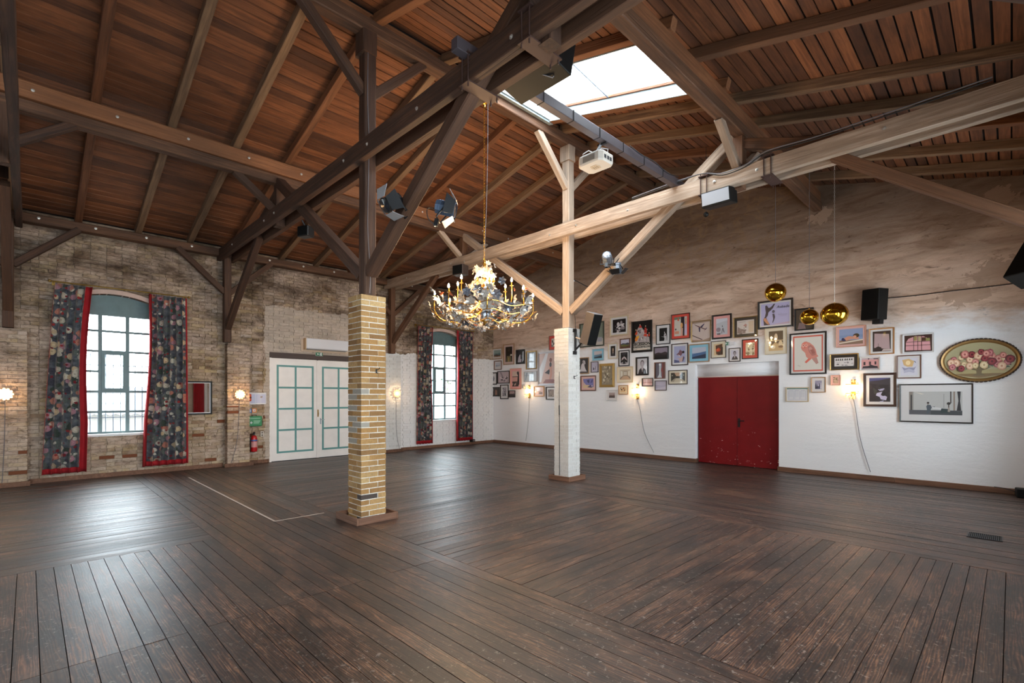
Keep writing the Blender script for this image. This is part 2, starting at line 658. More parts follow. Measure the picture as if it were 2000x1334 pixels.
def floral():
    N = Nodes('floral_cloth')
    uv = N.n('TexCoord').outputs['UV']
    base = N.ramp(N.noise(uv, 9.0, 4, 0.6), [(0.3, hx('232226')), (0.55, hx('56575c')), (0.75, hx('77776f'))])

    def blobs(scale, thr, off, pal, soft=0.05, keep=0.0):
        vv = N.map(uv, (1, 1, 1), (off, off * 1.7, 0))
        warp = N.n('TexNoise')
        N.l(vv, warp.inputs['Vector'])
        warp.inputs['Scale'].default_value = 14.0
        mixv = N.n('VectorMath', operation='MULTIPLY_ADD')
        N.l(warp.outputs['Color'], mixv.inputs[0])
        mixv.inputs[1].default_value = (0.05, 0.05, 0.0)
        N.l(vv, mixv.inputs[2])
        vo = N.n('TexVoronoi')
        N.l(mixv.outputs[0], vo.inputs['Vector'])
        vo.inputs['Scale'].default_value = scale
        f = N.ramp(vo.outputs['Distance'], [(thr - soft, 1.0), (thr, 0.0)])
        sx = N.sep(vo.outputs['Color'])
        if keep:
            f = N.math('MULTIPLY', f, N.math('GREATER_THAN', sx[1], keep))
        col = N.ramp(sx[0], [(i / (len(pal) - 1), hx(k)) for i, k in enumerate(pal)], 'CONSTANT')
        pet = N.ramp(vo.outputs['Distance'], [(0.0, 0.45), (thr * 0.45, 1.0), (thr * 0.7, 0.7), (thr, 1.0)])
        col = N.mix(1.0, col, pet, 'MULTIPLY')
        col = N.mix(0.28, col, hx('1a1516'))
        return f, col
    c = base
    for a in (blobs(7.0, 0.5, 3.1, ['3f4a3c', '6b6f66', '4a4550', '7d7f84'], 0.06),
              blobs(6.2, 0.44, 0.0, ['e3d3bd', 'd98a72', 'efe3cd', 'c98f98', 'e8c9a0', 'd8b3a8'], 0.05, 0.12),
              blobs(12.0, 0.34, 7.7, ['8e1c26', 'e9ddcb', 'b3302f', 'd7b06a'], 0.04, 0.5)):
        c = N.mix(a[0], c, a[1])
    N.col(c)
    N.rough(0.9)
    N.b.inputs['Sheen Weight'].default_value = 0.2
    return N.m


M_FLORAL = floral()
M_REDCLOTH = flat('red_border_cloth', 'a3161f', 0.85, var=0.15)
M_TEAL = flat('grey_teal_paint', '5d7577', 0.5, var=0.1)
M_TEALDOOR = flat('teal_door_paint', '5d8f8a', 0.55, var=0.06)
M_CREAM = flat('cream_door_paint', 'ede3dc', 0.5, var=0.05, vscale=3)
M_WHITE = flat('white_paint', 'd9d8d6', 0.5, var=0.04)
M_PLAST = flat('white_plastic', 'd8d4d6', 0.4)
M_RED = Nodes('worn_red_paint')
_p = M_RED.pos()
_f = M_RED.noise(M_RED.map(_p, (1, 1, 2.0)), 7.0, 5, 0.75)
_z = M_RED.sep(_p)[2]
_k = M_RED.math('MULTIPLY', M_RED.math('SUBTRACT', 1.25, _z), 0.06)
_d = M_RED.ramp(M_RED.math('ADD', _f, _k), [(0.70, 0.0), (0.72, 1.0)])
M_RED.col(M_RED.mix(_d, M_RED.ramp(M_RED.noise(_p, 1.0, 3), [(0.3, hx('6a070c')), (0.7, hx('820c12'))]), hx('d9b9b0')))
M_RED.rough(0.5)
M_RED.b.inputs['Specular IOR Level'].default_value = 0.3
M_RED = M_RED.m
M_BLACK = flat('black_plastic', '0b0b0b', 0.55, 0.0, 0.3)
M_BLACKM = flat('black_metal', '17171a', 0.4, 0.3)
M_GRILLE = flat('black_speaker_grille', '080808', 0.8, 0.0, 0.2)
M_STEEL = flat('bare_steel', 'a9abb0', 0.35, 0.9)
M_GREYM = flat('grey_metal', '6e7480', 0.45, 0.5)
M_GOLD = flat('gold_metal', 'd8a44a', 0.3, 1.0)
M_BRASS = flat('old_brass', '9a7a3c', 0.45, 0.8)
M_CORD = flat('grey_cable', '6d6a70', 0.6)
M_CORDB = flat('black_cable', '141416', 0.6)
M_GREEN = flat('safety_green', '0f6e44', 0.5)
M_ORANGE = flat('orange_sign', 'd97a2b', 0.5)
M_BLUE = flat('blue_sign', '2a5c9a', 0.5)
M_PAPER = flat('white_paper', 'd9d7da', 0.7)
M_EXTRED = flat('extinguisher_red', 'b0131a', 0.3)
M_GLASSY = flat('white_glass_petal', 'a39b92', 0.12, 0.0, 0.8)
M_PETALG = flat('smoky_glass_petal', '62656e', 0.15, 0.2, 0.8)
M_ROSE = flat('rose_glass_leaf', 'b0603f', 0.2)
M_BULB = flat('lit_bulb', 'fff0d0', 0.4, emit=(1.0, 0.74, 0.4), es=110.0)
M_BULB2 = flat('lit_lamp_bulb', 'fff0d0', 0.4, emit=(1.0, 0.8, 0.5), es=22.0)
M_SHADE = flat('glowing_amber_glass', 'e8a850', 0.3, emit=(1.0, 0.58, 0.2), es=1.6)
M_AMBER = flat('amber_crystal', 'e2a24a', 0.15, 0.3)
M_MIRROR = flat('mirror_glass', 'd8dadc', 0.02, 1.0)
M_BOLT = flat('zinc_bolt', 'c9c4bd', 0.4, 0.7)
M_GALV = flat('galvanised_steel', '8f8f98', 0.5, 0.6)


def pane_mat(name, tint, gloss=0.12, frost=0.0):
    m = bpy.data.materials.new(name)
    m.use_nodes = True
    t = m.node_tree
    t.nodes.clear()
    out = t.nodes.new('ShaderNodeOutputMaterial')
    tr = t.nodes.new('ShaderNodeBsdfTransparent')
    tr.inputs[0].default_value = (*tint, 1)
    gl = t.nodes.new('ShaderNodeBsdfGlossy')
    gl.inputs['Roughness'].default_value = 0.03
    mx = t.nodes.new('ShaderNodeMixShader')
    lw = t.nodes.new('ShaderNodeLayerWeight')
    pw = t.nodes.new('ShaderNodeMath')
    pw.operation = 'POWER'
    pw.inputs[1].default_value = 4.0
    ml = t.nodes.new('ShaderNodeMath')
    ml.operation = 'MULTIPLY_ADD'
    ml.inputs[1].default_value = 0.6
    ml.inputs[2].default_value = 0.03
    t.links.new(lw.outputs['Facing'], pw.inputs[0])
    t.links.new(pw.outputs[0], ml.inputs[0])
    t.links.new(ml.outputs[0], mx.inputs[0])
    t.links.new(tr.outputs[0], mx.inputs[1])
    t.links.new(gl.outputs[0], mx.inputs[2])
    last = mx
    if frost > 0:
        tl = t.nodes.new('ShaderNodeBsdfTranslucent')
        no = t.nodes.new('ShaderNodeTexNoise')
        no.inputs['Scale'].default_value = 60
        rp = t.nodes.new('ShaderNodeValToRGB')
        rp.color_ramp.elements[0].color = (0.55, 0.6, 0.6, 1)
        rp.color_ramp.elements[1].color = (0.95, 0.97, 0.97, 1)
        t.links.new(no.outputs[0], rp.inputs[0])
        t.links.new(rp.outputs[0], tl.inputs[0])
        m2 = t.nodes.new('ShaderNodeMixShader')
        m2.inputs[0].default_value = frost
        t.links.new(mx.outputs[0], m2.inputs[1])
        t.links.new(tl.outputs[0], m2.inputs[2])
        last = m2
    t.links.new(last.outputs[0], out.inputs[0])
    return m


M_PANE = pane_mat('window_glass', (0.93, 0.96, 0.96))
M_FROST = pane_mat('textured_window_glass', (0.93, 0.96, 0.96), frost=0.5)

# ================================================================== the hall
XL, YB, XR, YR, XM = 0.08, 0.12, 14.5, -18.0, 7.25


def zr(x):             # underside of the rafters
    return 5.32 + 0.25 * min(x, XR - x)


def arch_z(dy, half=0.75, spring=3.78, rise=0.17):
    return spring + rise * (1 - (dy / half) ** 2)


# ---------------------------------------------------------------- floor
floor = MB().box2((-0.3, YR, -0.12), (XR + 0.2, 0.5, -0.027)).build('floor', flat('dark_subfloor', '120c0a', 0.9))
tag(floor, kind='structure')


def plank(x0, x1, y0, y1, mb=None, mt=None):
    g = 0.0026
    h = random.uniform(-0.002, 0.002)
    b = mb or MB()
    c = ((x0 + x1) / 2, (y0 + y1) / 2, -0.0135 + h)
    o = (0, 0, 0) if mb is None else c
    b.box(o, (x1 - x0 - 2 * g, y1 - y0 - 2 * g, 0.027))
    if mb is None:
        b.build('plank', mt, floor, Matrix.Translation(c))


def rows_x(x0, x1, y0, y1, w, joints, mb=None):
    n = max(1, round((y1 - y0) / w))
    w = (y1 - y0) / n
    for i in range(n):
        js = [x0] + [j + (0.0 if fixed else random.uniform(-0.9, 0.9)) for j, fixed in joints] + [x1]
        for a, b in zip(js[:-1], js[1:]):
            plank(a, b, y0 + i * w, y0 + (i + 1) * w, mb, M_FLX)


def rows_y(x0, x1, y0, y1, w, mb=None):
    n = max(1, round((x1 - x0) / w))
    w = (x1 - x0) / n
    for i in range(n):
        plank(x0 + i * w, x0 + (i + 1) * w, y0, y1, mb, M_FLY)


far = MB()
rows_x(XL, XR, -5.45, YB + 0.2, 0.131, [(4.6, False), (9.6, False)], far)
tag(far.build('far_planks', M_FLX, floor), kind='stuff')
rows_y(XL, XR, -9.10, -5.45, 0.131)
rows_x(XL, XR, -9.25, -9.10, 0.15, [(8.1, True)])
rows_x(XL, XR, -10.72, -9.25, 0.131, [(4.3, False), (9.45, True)])
rows_y(XL, 6.9, -13.4, -10.72, 0.131)
rows_x(6.9, XR, -12.82, -10.72, 0.131, [(9.48, True)])
near = MB()
rows_x(6.9, XR, -13.4, -12.82, 0.131, [(9.48, True)], near)
rows_x(XL, XR, YR, -13.4, 0.15, [(5, False), (10, False)], near)
tag(near.build('near_planks', M_FLX, floor), kind='stuff')
paint = flat('worn_white_floor_paint', 'b9aaa0', 0.6)
for a, b in (((1.4, -9.915, 0), (6.55, -9.885, 0)), ((6.535, -9.9, 0), (6.565, -9.2, 0))):
    MB().box2((a[0], a[1], 0.0012), (b[0], b[1], 0.0024)).build('floor_paint_line', paint, floor)

# floor grate by the picture wall
gr = thing('floor_grate', (13.51, -3.9, 0), 'black slotted metal grate let into the floor boards', 'grate')
gx0, gx1, gy0, gy1 = 13.36, 13.68, -4.05, -3.75
f = MB()
f.box2((gx0, gy0, 0.001), (gx1, gy0 + 0.015, 0.008)).box2((gx0, gy1 - 0.015, 0.001), (gx1, gy1, 0.008))
f.box2((gx0, gy0 + 0.015, 0.001), (gx0 + 0.015, gy1 - 0.015, 0.008)).box2((gx1 - 0.015, gy0 + 0.015, 0.001), (gx1, gy1 - 0.015, 0.008))
f.build('grate_frame', M_BLACKM, gr)
MB().box2((gx0 + .01, gy0 + .01, 0.0012), (gx1 - .01, gy1 - .01, 0.002)).build('shade_sheet', flat('painted_shade', '050505', 1.0), gr)  # black sheet painted as the shade below the slats
for k in range(17):
    x = gx0 + 0.02 + k * 0.0172
    MB().box2((x, gy0 + 0.015, 0.002), (x + 0.007, gy1 - 0.015, 0.007)).build('slat', M_BLACKM, gr)

# ---------------------------------------------------------------- long walls


def wall_segments(mb, u0, u1, top, ops, n0, n1):
    """solid wall in local (u, v, n); ops = (ua, ub, z0, z1, arched)"""
    cur = u0
    for ua, ub, z0, z1, ar in sorted(ops):
        mb.box2((cur, 0, n0), (ua, top, n1))
        if z0 > 0.01:
            mb.box2((ua, 0, n0), (ub, z0, n1))
        m = (ua + ub) / 2
        if ar:
            pts = [(ua + (ub - ua) * k / 12, arch_z(ua + (ub - ua) * k / 12 - m, (ub - ua) / 2)) for k in range(13)]
        else:
            pts = [(ua, z1), (ub, z1)]
        mb.prism(pts + [(ub, top), (ua, top)], n0, n1)
        cur = ub
    mb.box2((cur, 0, n0), (u1, top, n1))


DOOR_L = (-7.83, -5.25, 0.0, 2.90, False)
ops_l = [(y - 0.75, y + 0.75, WZ0, WZ1, True) for y in WIN_L] + [DOOR_L]
M_LW = left_wall((XL, 0, 0))
wl = MB()
wall_segments(wl, YR - 0.3, 0.5, 5.42, ops_l, -0.42, -0.008)
wall_left = wl.build('wall_left', M_WALLJ, None, M_LW)
tag(wall_left, kind='structure')

M_RW = right_wall((XR, 0, 0))
wr = MB()
wall_segments(wr, -0.5, -YR + 0.3, 5.42, [(-y - 0.75, -y + 0.75, WZ0, WZ1, True) for y in WIN_R], -0.4, 0.0)
wall_right = wr.build('wall_right', M_WALLB, None, M_RW)
tag(wall_right, kind='structure')

wq = MB().prism([(-0.3, 0), (14.8, 0), (14.8, 5.5), (7.25, 7.36), (-0.3, 5.5)], 0, 0.4)
wall_rear = wq.build('wall_rear', M_PLASTER, None, frame((0, YR, 0), (1, 0, 0), (0, 0, 1)))
tag(wall_rear, kind='structure')

# bricks of the window wall: the ones seen largest are objects, the others one joined field
BR_L, BR_H, CRS = 0.25, 0.065, 0.077
bricks = []
for k in range(int(5.14 / CRS)):
    z = k * CRS + 0.006
    zm = z + BR_H / 2
    cuts = []
    for ua, ub, z0, z1, ar in ops_l:
        m, hw = (ua + ub) / 2, (ub - ua) / 2
        if ar:
            if z0 - 0.02 < zm < 3.97:
                e = hw + 0.01 if zm < 3.8 else hw * math.sqrt(max(0, 1 - (zm - 3.78) / 0.2)) + 0.05
                cuts.append((m - e, m + e))
        elif zm < z1 + 0.02:
            cuts.append((ua, ub))
    y = -13.5 - (0.13 if k % 2 else 0.0)
    while y < YB - 0.02:
        ln = BR_L if (k % 2 == 0 or random.random() < 0.4) else 0.12
        segs = [(y, min(y + ln, YB))]
        for a, b in cuts:
            ns = []
            for s0, s1 in segs:
                if s1 <= a or s0 >= b:
                    ns.append((s0, s1))
                else:
                    if s0 < a - 0.03: ns.append((s0, a))
                    if s1 > b + 0.03: ns.append((b, s1))
            segs = ns
        for s0, s1 in segs:
            if s1 - s0 > 0.03:
                bricks.append((s0, s1, z))
        y += ln + 0.012


def seen_size(b):
    p = Vector((XL, (b[0] + b[1]) / 2, b[2] + 0.03)) - CAM
    d = p.dot(CF)
    if d < 0.5: return 0
    x = PCX + FOC * p.dot(CR) / d
    if x < 0: return 0
    yy = p.y + CAM.y
    if -12.2 < yy < -11.5 and 0.15 < b[2] < 4.0: return 0
    if -10.5 < yy < -9.65 and 0.15 < b[2] < 4.0: return 0
    return (b[1] - b[0]) / d / d


order = sorted(range(len(bricks)), key=lambda i: -seen_size(bricks[i]))
single = set(order[:290])
BMESH = []
for q in range(8):
    BMESH.append(MB().box((0, 0, 0), (1, 1, 1), None, 0.035).mesh('brick', M_WALLB))
field = MB()
for i, (s0, s1, z) in enumerate(bricks):
    pr = random.uniform(0.002, 0.016) if random.random() > 0.04 else -0.006
    if i in single:
        M = Matrix.Translation((XL - 0.02 + pr / 2, (s0 + s1) / 2, z + BR_H / 2)) @ Matrix.Diagonal((0.04 + pr, s1 - s0, BR_H + random.uniform(-.003, .004), 1))
        inst('brick', random.choice(BMESH), M, wall_left)
    else:
        field.box2((XL - 0.03, s0, z), (XL + pr, s1, z + BR_H + random.uniform(0, 0.008)), 0.006)
tag(field.build('brick_field', M_WALLB, wall_left), kind='stuff')


# ---------------------------------------------------------------- picture wall (rough plaster, gable)
def vnoise(n, m, cx_, cz_, seed):
    r = np.random.RandomState(seed)
    g = r.rand(cx_ + 2, cz_ + 2)
    a = np.linspace(0, cx_, n)
    b = np.linspace(0, cz_, m)
    ia, ib = a.astype(int), b.astype(int)
    fa, fb = (a - ia), (b - ib)
    fa, fb = fa * fa * (3 - 2 * fa), fb * fb * (3 - 2 * fb)
    fa, fb = fa[:, None], fb[None, :]
    return (g[ia][:, ib] * (1 - fa) * (1 - fb) + g[ia + 1][:, ib] * fa * (1 - fb) + g[ia][:, ib + 1] * (1 - fa) * fb + g[ia + 1][:, ib + 1] * fa * fb)


RD = (7.94, 9.95, 2.56)       # red door niche: x0, x1, top
xs = list(np.linspace(0, RD[0], 132)) + list(np.linspace(RD[0], RD[1], 34))[1:] + list(np.linspace(RD[1], XR, 76))[1:]
zs = list(np.linspace(0, RD[2], 43)) + list(np.linspace(RD[2], 7.36, 80))[1:]
nx, nz = len(xs), len(zs)
dn = (vnoise(nx, nz, 22, 44, 1) * 0.55 + vnoise(nx, nz, 48, 90, 2) * 0.3 + vnoise(nx, nz, 9, 14, 3) * 0.6 - 0.72)
pw = MB()
for i, x in enumerate(xs):
    for j, z in enumerate(zs):
        amp = 0.012 if z < 3.2 else 0.012 + 0.034 * min(1, (z - 3.2) / 0.5)
        d = dn[i, j] * amp
        if (abs(x - RD[0]) < 0.02 or abs(x - RD[1]) < 0.02) and z < RD[2] + 0.02: d = 0
        zt = zr(x) + 0.17
        pw.v.append((x, -d, min(z, zt)))
for i in range(nx - 1):
    for j in range(nz - 1):
        xm_, zm_ = (xs[i] + xs[i + 1]) / 2, (zs[j] + zs[j + 1]) / 2
        if RD[0] < xm_ < RD[1] and zm_ < RD[2]: continue
        if zs[j] >= zr(xs[i]) + 0.17 and zs[j] >= zr(xs[i + 1]) + 0.17: continue
        pw.f.append([i * nz + j, (i + 1) * nz + j, (i + 1) * nz + j + 1, i * nz + j + 1])
        pw.c.append(None)
# niche sides, soffit and the solid wall behind
pw.add([(RD[0], 0, 0), (RD[0], 0.16, 0), (RD[0], 0.16, RD[2]), (RD[0], 0, RD[2])], [(0, 1, 2, 3)])
pw.add([(RD[1], 0, 0), (RD[1], 0.16, 0), (RD[1], 0.16, RD[2]), (RD[1], 0, RD[2])], [(3, 2, 1, 0)])
pw.add([(RD[0], 0, RD[2]), (RD[0], 0.16, RD[2]), (RD[1], 0.16, RD[2]), (RD[1], 0, RD[2])], [(0, 1, 2, 3)])
pw.box2((RD[0] - 0.1, 0.12, 2.235), (RD[1] + 0.1, 0.3, 2.7))
pb = [(-0.3, -0.1), (14.9, -0.1), (14.9, 5.4), (7.25, 7.36), (-0.3, 5.4)]
b0 = len(pw.v)
pw.v += [(x, 0.22, z) for x, z in pb] + [(x, 0.5, z) for x, z in pb]
pw.f += [[b0, b0 + 1, b0 + 2, b0 + 3, b0 + 4], [b0 + 9, b0 + 8, b0 + 7, b0 + 6, b0 + 5]]
pw.c += [None, None]
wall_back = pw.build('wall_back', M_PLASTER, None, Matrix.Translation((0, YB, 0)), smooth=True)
tag(wall_back, kind='structure')

# ---------------------------------------------------------------- roof: deck, boards, rafters, skylight
SK = (7.45, 10.50, -6.64, -5.12)
SK2 = (7.45, 10.42, -15.4, -14.3)  # unseen skylight behind the camera, added for more daylight
BO = 0.155


def slab(mb, x0, x1, y0, y1, lo, hi, jit=0.0):
    j = random.uniform(-jit, jit)
    vs = []
    for zz in (lo + j, hi + j):
        for x, y in ((x0, y0), (x1, y0), (x1, y1), (x0, y1)):
            vs.append((x, y, 5.32 + 0.25 * (x if (x0 + x1) / 2 < XM else XR - x) + zz))
    mb.add(vs, [(3, 2, 1, 0), (4, 5, 6, 7), (0, 1, 5, 4), (1, 2, 6, 5), (2, 3, 7, 6), (3, 0, 4, 7)])
    return mb


deck = MB()
slab(deck, -0.5, XM, YR - 0.4, 0.6, 0.183, 0.26)
for x0, x1 in ((XM, SK[0]), (SK[1], XR + 0.5)):
    slab(deck, x0, x1, YR - 0.4, 0.6, 0.183, 0.26)
for y0, y1 in ((YR - 0.4, SK2[2]), (SK2[3], SK[2]), (SK[3], 0.6)):
    slab(deck, SK[0], SK[1], y0, y1, 0.183, 0.26)
ceiling = deck.build('ceiling', flat('dark_roof_deck', '140c08', 0.95))
tag(ceiling, kind='structure')
RW = 0.151
rest = MB()
for side in (0, 1):
    n = 48
    for i in range(n):
        a = i * RW
        gp = random.uniform(0.013, 0.028)
        x0, x1 = (a, a + RW - gp) if side == 0 else (XR - a - RW + gp, XR - a)
        ys = [-13.25, -8.72, -4.55, YB]
        if i % 3 == 1: ys = [-13.25, -9.62, -5.65, YB]
        if i % 3 == 2: ys = [-13.25, -7.55, -3.6, YB]
        if side and x1 > SK[0] and x0 < SK[1]:
            ys2 = [y for y in ys if y < SK[2]] + [SK[2], None, SK[3]] + [y for y in ys if y > SK[3]]
        else:
            ys2 = ys
        for y0, y1 in zip(ys2[:-1], ys2[1:]):
            if y0 is None or y1 is None or y1 - y0 < 0.05: continue
            c = ((x0 + x1) / 2, (y0 + y1) / 2)
            o = slab(MB(), x0, x1, y0 + 0.002, y1 - 0.002, BO, BO + 0.022, 0.004)
            o.build('roof_board', M_ROOF, ceiling)
        for y0, y1 in (((YR, -13.26),) if not (side and x1 > SK[0] and x0 < SK[1]) else ((YR, SK2[2]), (SK2[3], -13.26))):
            slab(rest, x0, x1, y0, y1, BO, BO + 0.022, 0.003)
tag(rest.build('rear_roof_boards', M_ROOF, ceiling), kind='stuff')


def beam(name, p0, p1, w, h, mt, parent=None, jit=0.004, seg=None, label=None):
    p0, p1 = Vector(p0), Vector(p1)
    d = p1 - p0
    L = d.length
    x = d.normalized()
    up = Vector((0, 0, 1)) if abs(x.z) < 0.95 else Vector((0, 1, 0))
    y = up.cross(x).normalized()
    z = x.cross(y)
    M = Matrix(((x.x, y.x, z.x, p0.x), (x.y, y.y, z.y, p0.y), (x.z, y.z, z.z, p0.z), (0, 0, 0, 1)))
    n = seg or max(2, min(12, int(L / 0.8)))
    c = min(w, h) * 0.07
    ring = [(-w / 2 + c, -h / 2), (w / 2 - c, -h / 2), (w / 2, -h / 2 + c), (w / 2, h / 2 - c), (w / 2 - c, h / 2), (-w / 2 + c, h / 2), (-w / 2, h / 2 - c), (-w / 2, -h / 2 + c)]
    b = MB()
    for i in range(n + 1):
        jy, jz = random.uniform(-jit, jit), random.uniform(-jit, jit)
        for yy, zz in ring:
            b.v.append((L * i / n, yy + jy + random.uniform(-jit, jit) * .5, zz + jz + random.uniform(-jit, jit) * .5))
    fs = [tuple(range(7, -1, -1)), tuple(range(n * 8, n * 8 + 8))]
    for i in range(n):
        for k in range(8):
            j = (k + 1) % 8
            fs.append((i * 8 + k, i * 8 + j, i * 8 + 8 + j, i * 8 + 8 + k))
    b.f = [list(q) for q in fs]
    b.c = [None] * len(fs)
    o = b.build(name, mt, parent, M)
    if label: o['label'] = label
    return o


RAFT = [-17.3, -16.3, -15.6, -14.1, -13.4, -12.55, -11.6, -10.6, -9.62, -8.72, -7.55, -6.62, -5.6, -4.55, -3.6, -2.6, -1.65, -0.7]
for k, y in enumerate(RAFT):
    m = M_TIMBER2 if k % 3 == 0 else M_RAFT
    beam('rafter', (-0.05, y, zr(0) + 0.07), (XM - 0.02, y + random.uniform(-.03, .03), zr(XM) + 0.075), 0.12, 0.15, m, ceiling)
    if y in (-5.6, -6.62):
        continue
    beam('rafter', (XR + 0.05, y, zr(0) + 0.07), (XM + 0.02, y + random.uniform(-.03, .03), zr(XM) + 0.075), 0.12, 0.15, m, ceiling)
beam('rafter', (XR + 0.05, -5.95, zr(0) + 0.07), (10.6, -5.95, zr(10.6) + 0.075), 0.12, 0.15, M_TIMBER, ceiling)
for y in (-6.71, -5.05):
    beam('rafter', (10.85, y, zr(10.85) + 0.075), (XM, y, zr(XM) + 0.075), 0.12, 0.15, M_TIMBER2, ceiling)

# skylight: painted lining, timber bead, glass, stay rod
sky_w = thing('window_3', (8.9, -5.96, 6.9), kind='structure')
M_SKP = flat('flaking_grey_blue_paint', '8d979c', 0.7, var=0.25, vscale=7)
for y0, y1 in ((SK[3] - 0.02, SK[3]), (SK[2], SK[2] + 0.02)):
    slab(MB(), SK[0], SK[1], y0, y1, 0.0, 0.30).build('skylight_lining', M_SKP, sky_w)
for x0, x1 in ((SK[0], SK[0] + 0.03), (SK[1] - 0.03, SK[1])):
    slab(MB(), x0, x1, SK[2] + 0.02, SK[3] - 0.02, 0.02, 0.30).build('skylight_lining', M_SKP, sky_w)
slab(MB(), SK[0] + .03, SK[1] - .03, SK[3] - 0.05, SK[3] - 0.021, 0.20, 0.235).build('glazing_bead', M_TIMBER2, sky_w)
slab(MB(), SK[0] - 0.05, SK[1] + 0.05, SK[2] - 0.05, SK[3] + 0.05, 0.30, 0.306).build('skylight_pane', M_PANE, sky_w)
slab(MB(), XM + 0.04, SK[0] + 0.0, SK[2] - 0.1, SK[3] + 0.1, -0.02, 0.12).build('ridge_lining', M_SKP, sky_w)
a, b = on_y(1156, 112, -6.15), on_y(1142, 182, -5.55)
MB().tube([(8.95, -6.55, zr(8.95) + 0.25), (8.83, -5.16, zr(8.83) + 0.2)], 0.012, 6).build('stay_rod', M_GREYM, sky_w)
portal((8.97, -5.88, zr(8.97) + 0.4), (0, 0.245, 0), 3.05, 1.5)
s2 = thing('window_10', (8.9, -14.9, 6.9), kind='structure')
slab(MB(), SK2[0] - 0.05, SK2[1] + 0.05, SK2[2] - 0.05, SK2[3] + 0.05, 0.30, 0.306).build('skylight_pane', M_PANE, s2)
portal((8.94, -14.85, zr(8.94) + 0.4), (0, 0.245, 0), 3.0, 1.1)

# ---------------------------------------------------------------- purlins, plates, trusses


def bolt(p, n, parent, r=0.022):
    n = Vector(n).normalized()
    up = Vector((0, 0, 1)) if abs(n.z) < 0.9 else Vector((1, 0, 0))
    u = up.cross(n).normalized()
    M = frame(Vector(p), u, n.cross(u))
    MB().lathe([(r, 0), (r, 0.004), (r * 0.5, 0.006), (r * 0.5, 0.016), (0.001, 0.018)], 10).build('bolt', M_BOLT, parent, M)


def purlin(x, z0, label, kind):
    t = thing('purlin', (x, -9, z0), label, 'beam')
    if kind == 'ridge':
        beam('main_timber', (x, YR, z0 + 0.1), (x, YB - 0.01, z0 + 0.1), 0.2, 0.2, M_TIMBER, t, 0.005, 20)
        beam('side_plank', (x - 0.13, YR, z0 + 0.14), (x - 0.13, YB - 0.01, z0 + 0.14), 0.06, 0.16, M_TIMBER2, t, 0.003, 20)
    else:
        s = 1 if x < XM else -1
        beam('lower_timber', (x - 0.02 * s, YR, z0 + 0.09), (x - 0.02 * s, YB - 0.01, z0 + 0.09), 0.17, 0.17, M_TIMBER, t, 0.005, 20)
        beam('upper_timber', (x + 0.02 * s, YR, z0 + 0.3), (x + 0.02 * s, YB - 0.01, z0 + 0.3), 0.2, 0.24, M_TIMBER2, t, 0.004, 20)
        for k in range(13):
            y = -12.3 + k * 0.95
            bolt((x + 0.125 * s, y, z0 + 0.3), (s, 0, 0), t)
    return t


purlin(XM, 6.93, 'long ridge beam running above the two brick pillars', 'ridge')
purlin(3.78, 5.83, 'bolted long roof beam between the windows and the chandelier', 'mid')
purlin(10.72, 5.83, 'bolted long roof beam at the right end of the skylight', 'mid')
for x, lb in ((0.2, 'bolted timber wall plate on top of the window wall'), (XR - 0.12, 'timber wall plate above the camera side wall')):
    t = thing('wall_plate', (x, -9, 5.15), lb, 'beam')
    beam('plate_timber', (x, YR, 5.235), (x, YB, 5.235), 0.22, 0.17, M_TIMBER, t, 0.006, 22)
    if x < 5:
        for k in range(12):
            bolt((x + 0.115, -12.2 + k * 0.86, 5.25), (1, 0, 0), t, 0.026)


def truss(y, label, post0, struts, M_TIMBER=M_TIMBER, M_SEC=None):
    M_SEC = M_SEC or M_TIMBER
    t = thing('roof_truss', (XM, y, 5.1), label, 'roof truss')
    for s in (-1, 1):
        beam('tie_beam', (0.12, y + 0.14 * s, 5.18), (XR - 0.05, y + 0.14 * s, 5.18), 0.1, 0.26, M_TIMBER, t, 0.006, 18)
    beam('king_post', (XM, y, post0), (XM, y, 6.93), 0.18, 0.18, M_TIMBER, t, 0.004, 6)
    beam('saddle_block', (XM, y - 0.02, 6.62), (XM, y - 0.02, 6.93), 0.25, 0.22, M_TIMBER, t, 0.004, 2)
    for s in (-1, 1):
        X = lambda d: XM + s * d
        if struts:
            beam('strut', (X(0.1), y, 3.5), (X(3.42), y, 5.86), 0.16, 0.17, M_TIMBER, t, 0.005, 5)
        beam('purlin_post', (X(3.47), y, 5.02), (X(3.47), y, 5.83), 0.16, 0.17, M_SEC, t)
        beam('short_strut', (X(3.5), y, 5.74), (X(4.75), y, 5.28), 0.1, 0.15, M_SEC, t)
        px = 0.26 if s < 0 else XR - 0.14
        beam('wall_post', (px, y, 3.06), (px, y, 5.15), 0.16, 0.16, M_SEC, t)
        beam('wall_brace', (px - s * 0.06, y, 3.42), (px - s * 2.35, y, 5.1), 0.13, 0.14, M_SEC, t, 0.005)
        for q in (-1, 1):
            beam('ridge_brace', (XM, y + 0.06 * q, 6.08), (XM, y + 0.95 * q, 6.95), 0.12, 0.13, M_TIMBER, t) if s < 0 else None
            beam('purlin_brace', (X(3.47), y + 0.05 * q, 5.3), (X(3.47), y + 0.78 * q, 5.86), 0.11, 0.12, M_TIMBER, t)
            if s < 0:
                beam('plate_brace', (px + .0, y + 0.06 * q, 4.28), (px, y + 1.02 * q, 5.17), 0.11, 0.12, M_SEC, t)
    for x in (1.4, 3.5, 4.05, 6.9, 7.6, 8.8, 10.4, 11.05, 12.6):
        bolt((x, y - 0.192, 5.17 + random.uniform(-.03, .03)), (0, -1, 0), t, 0.024)
    return t


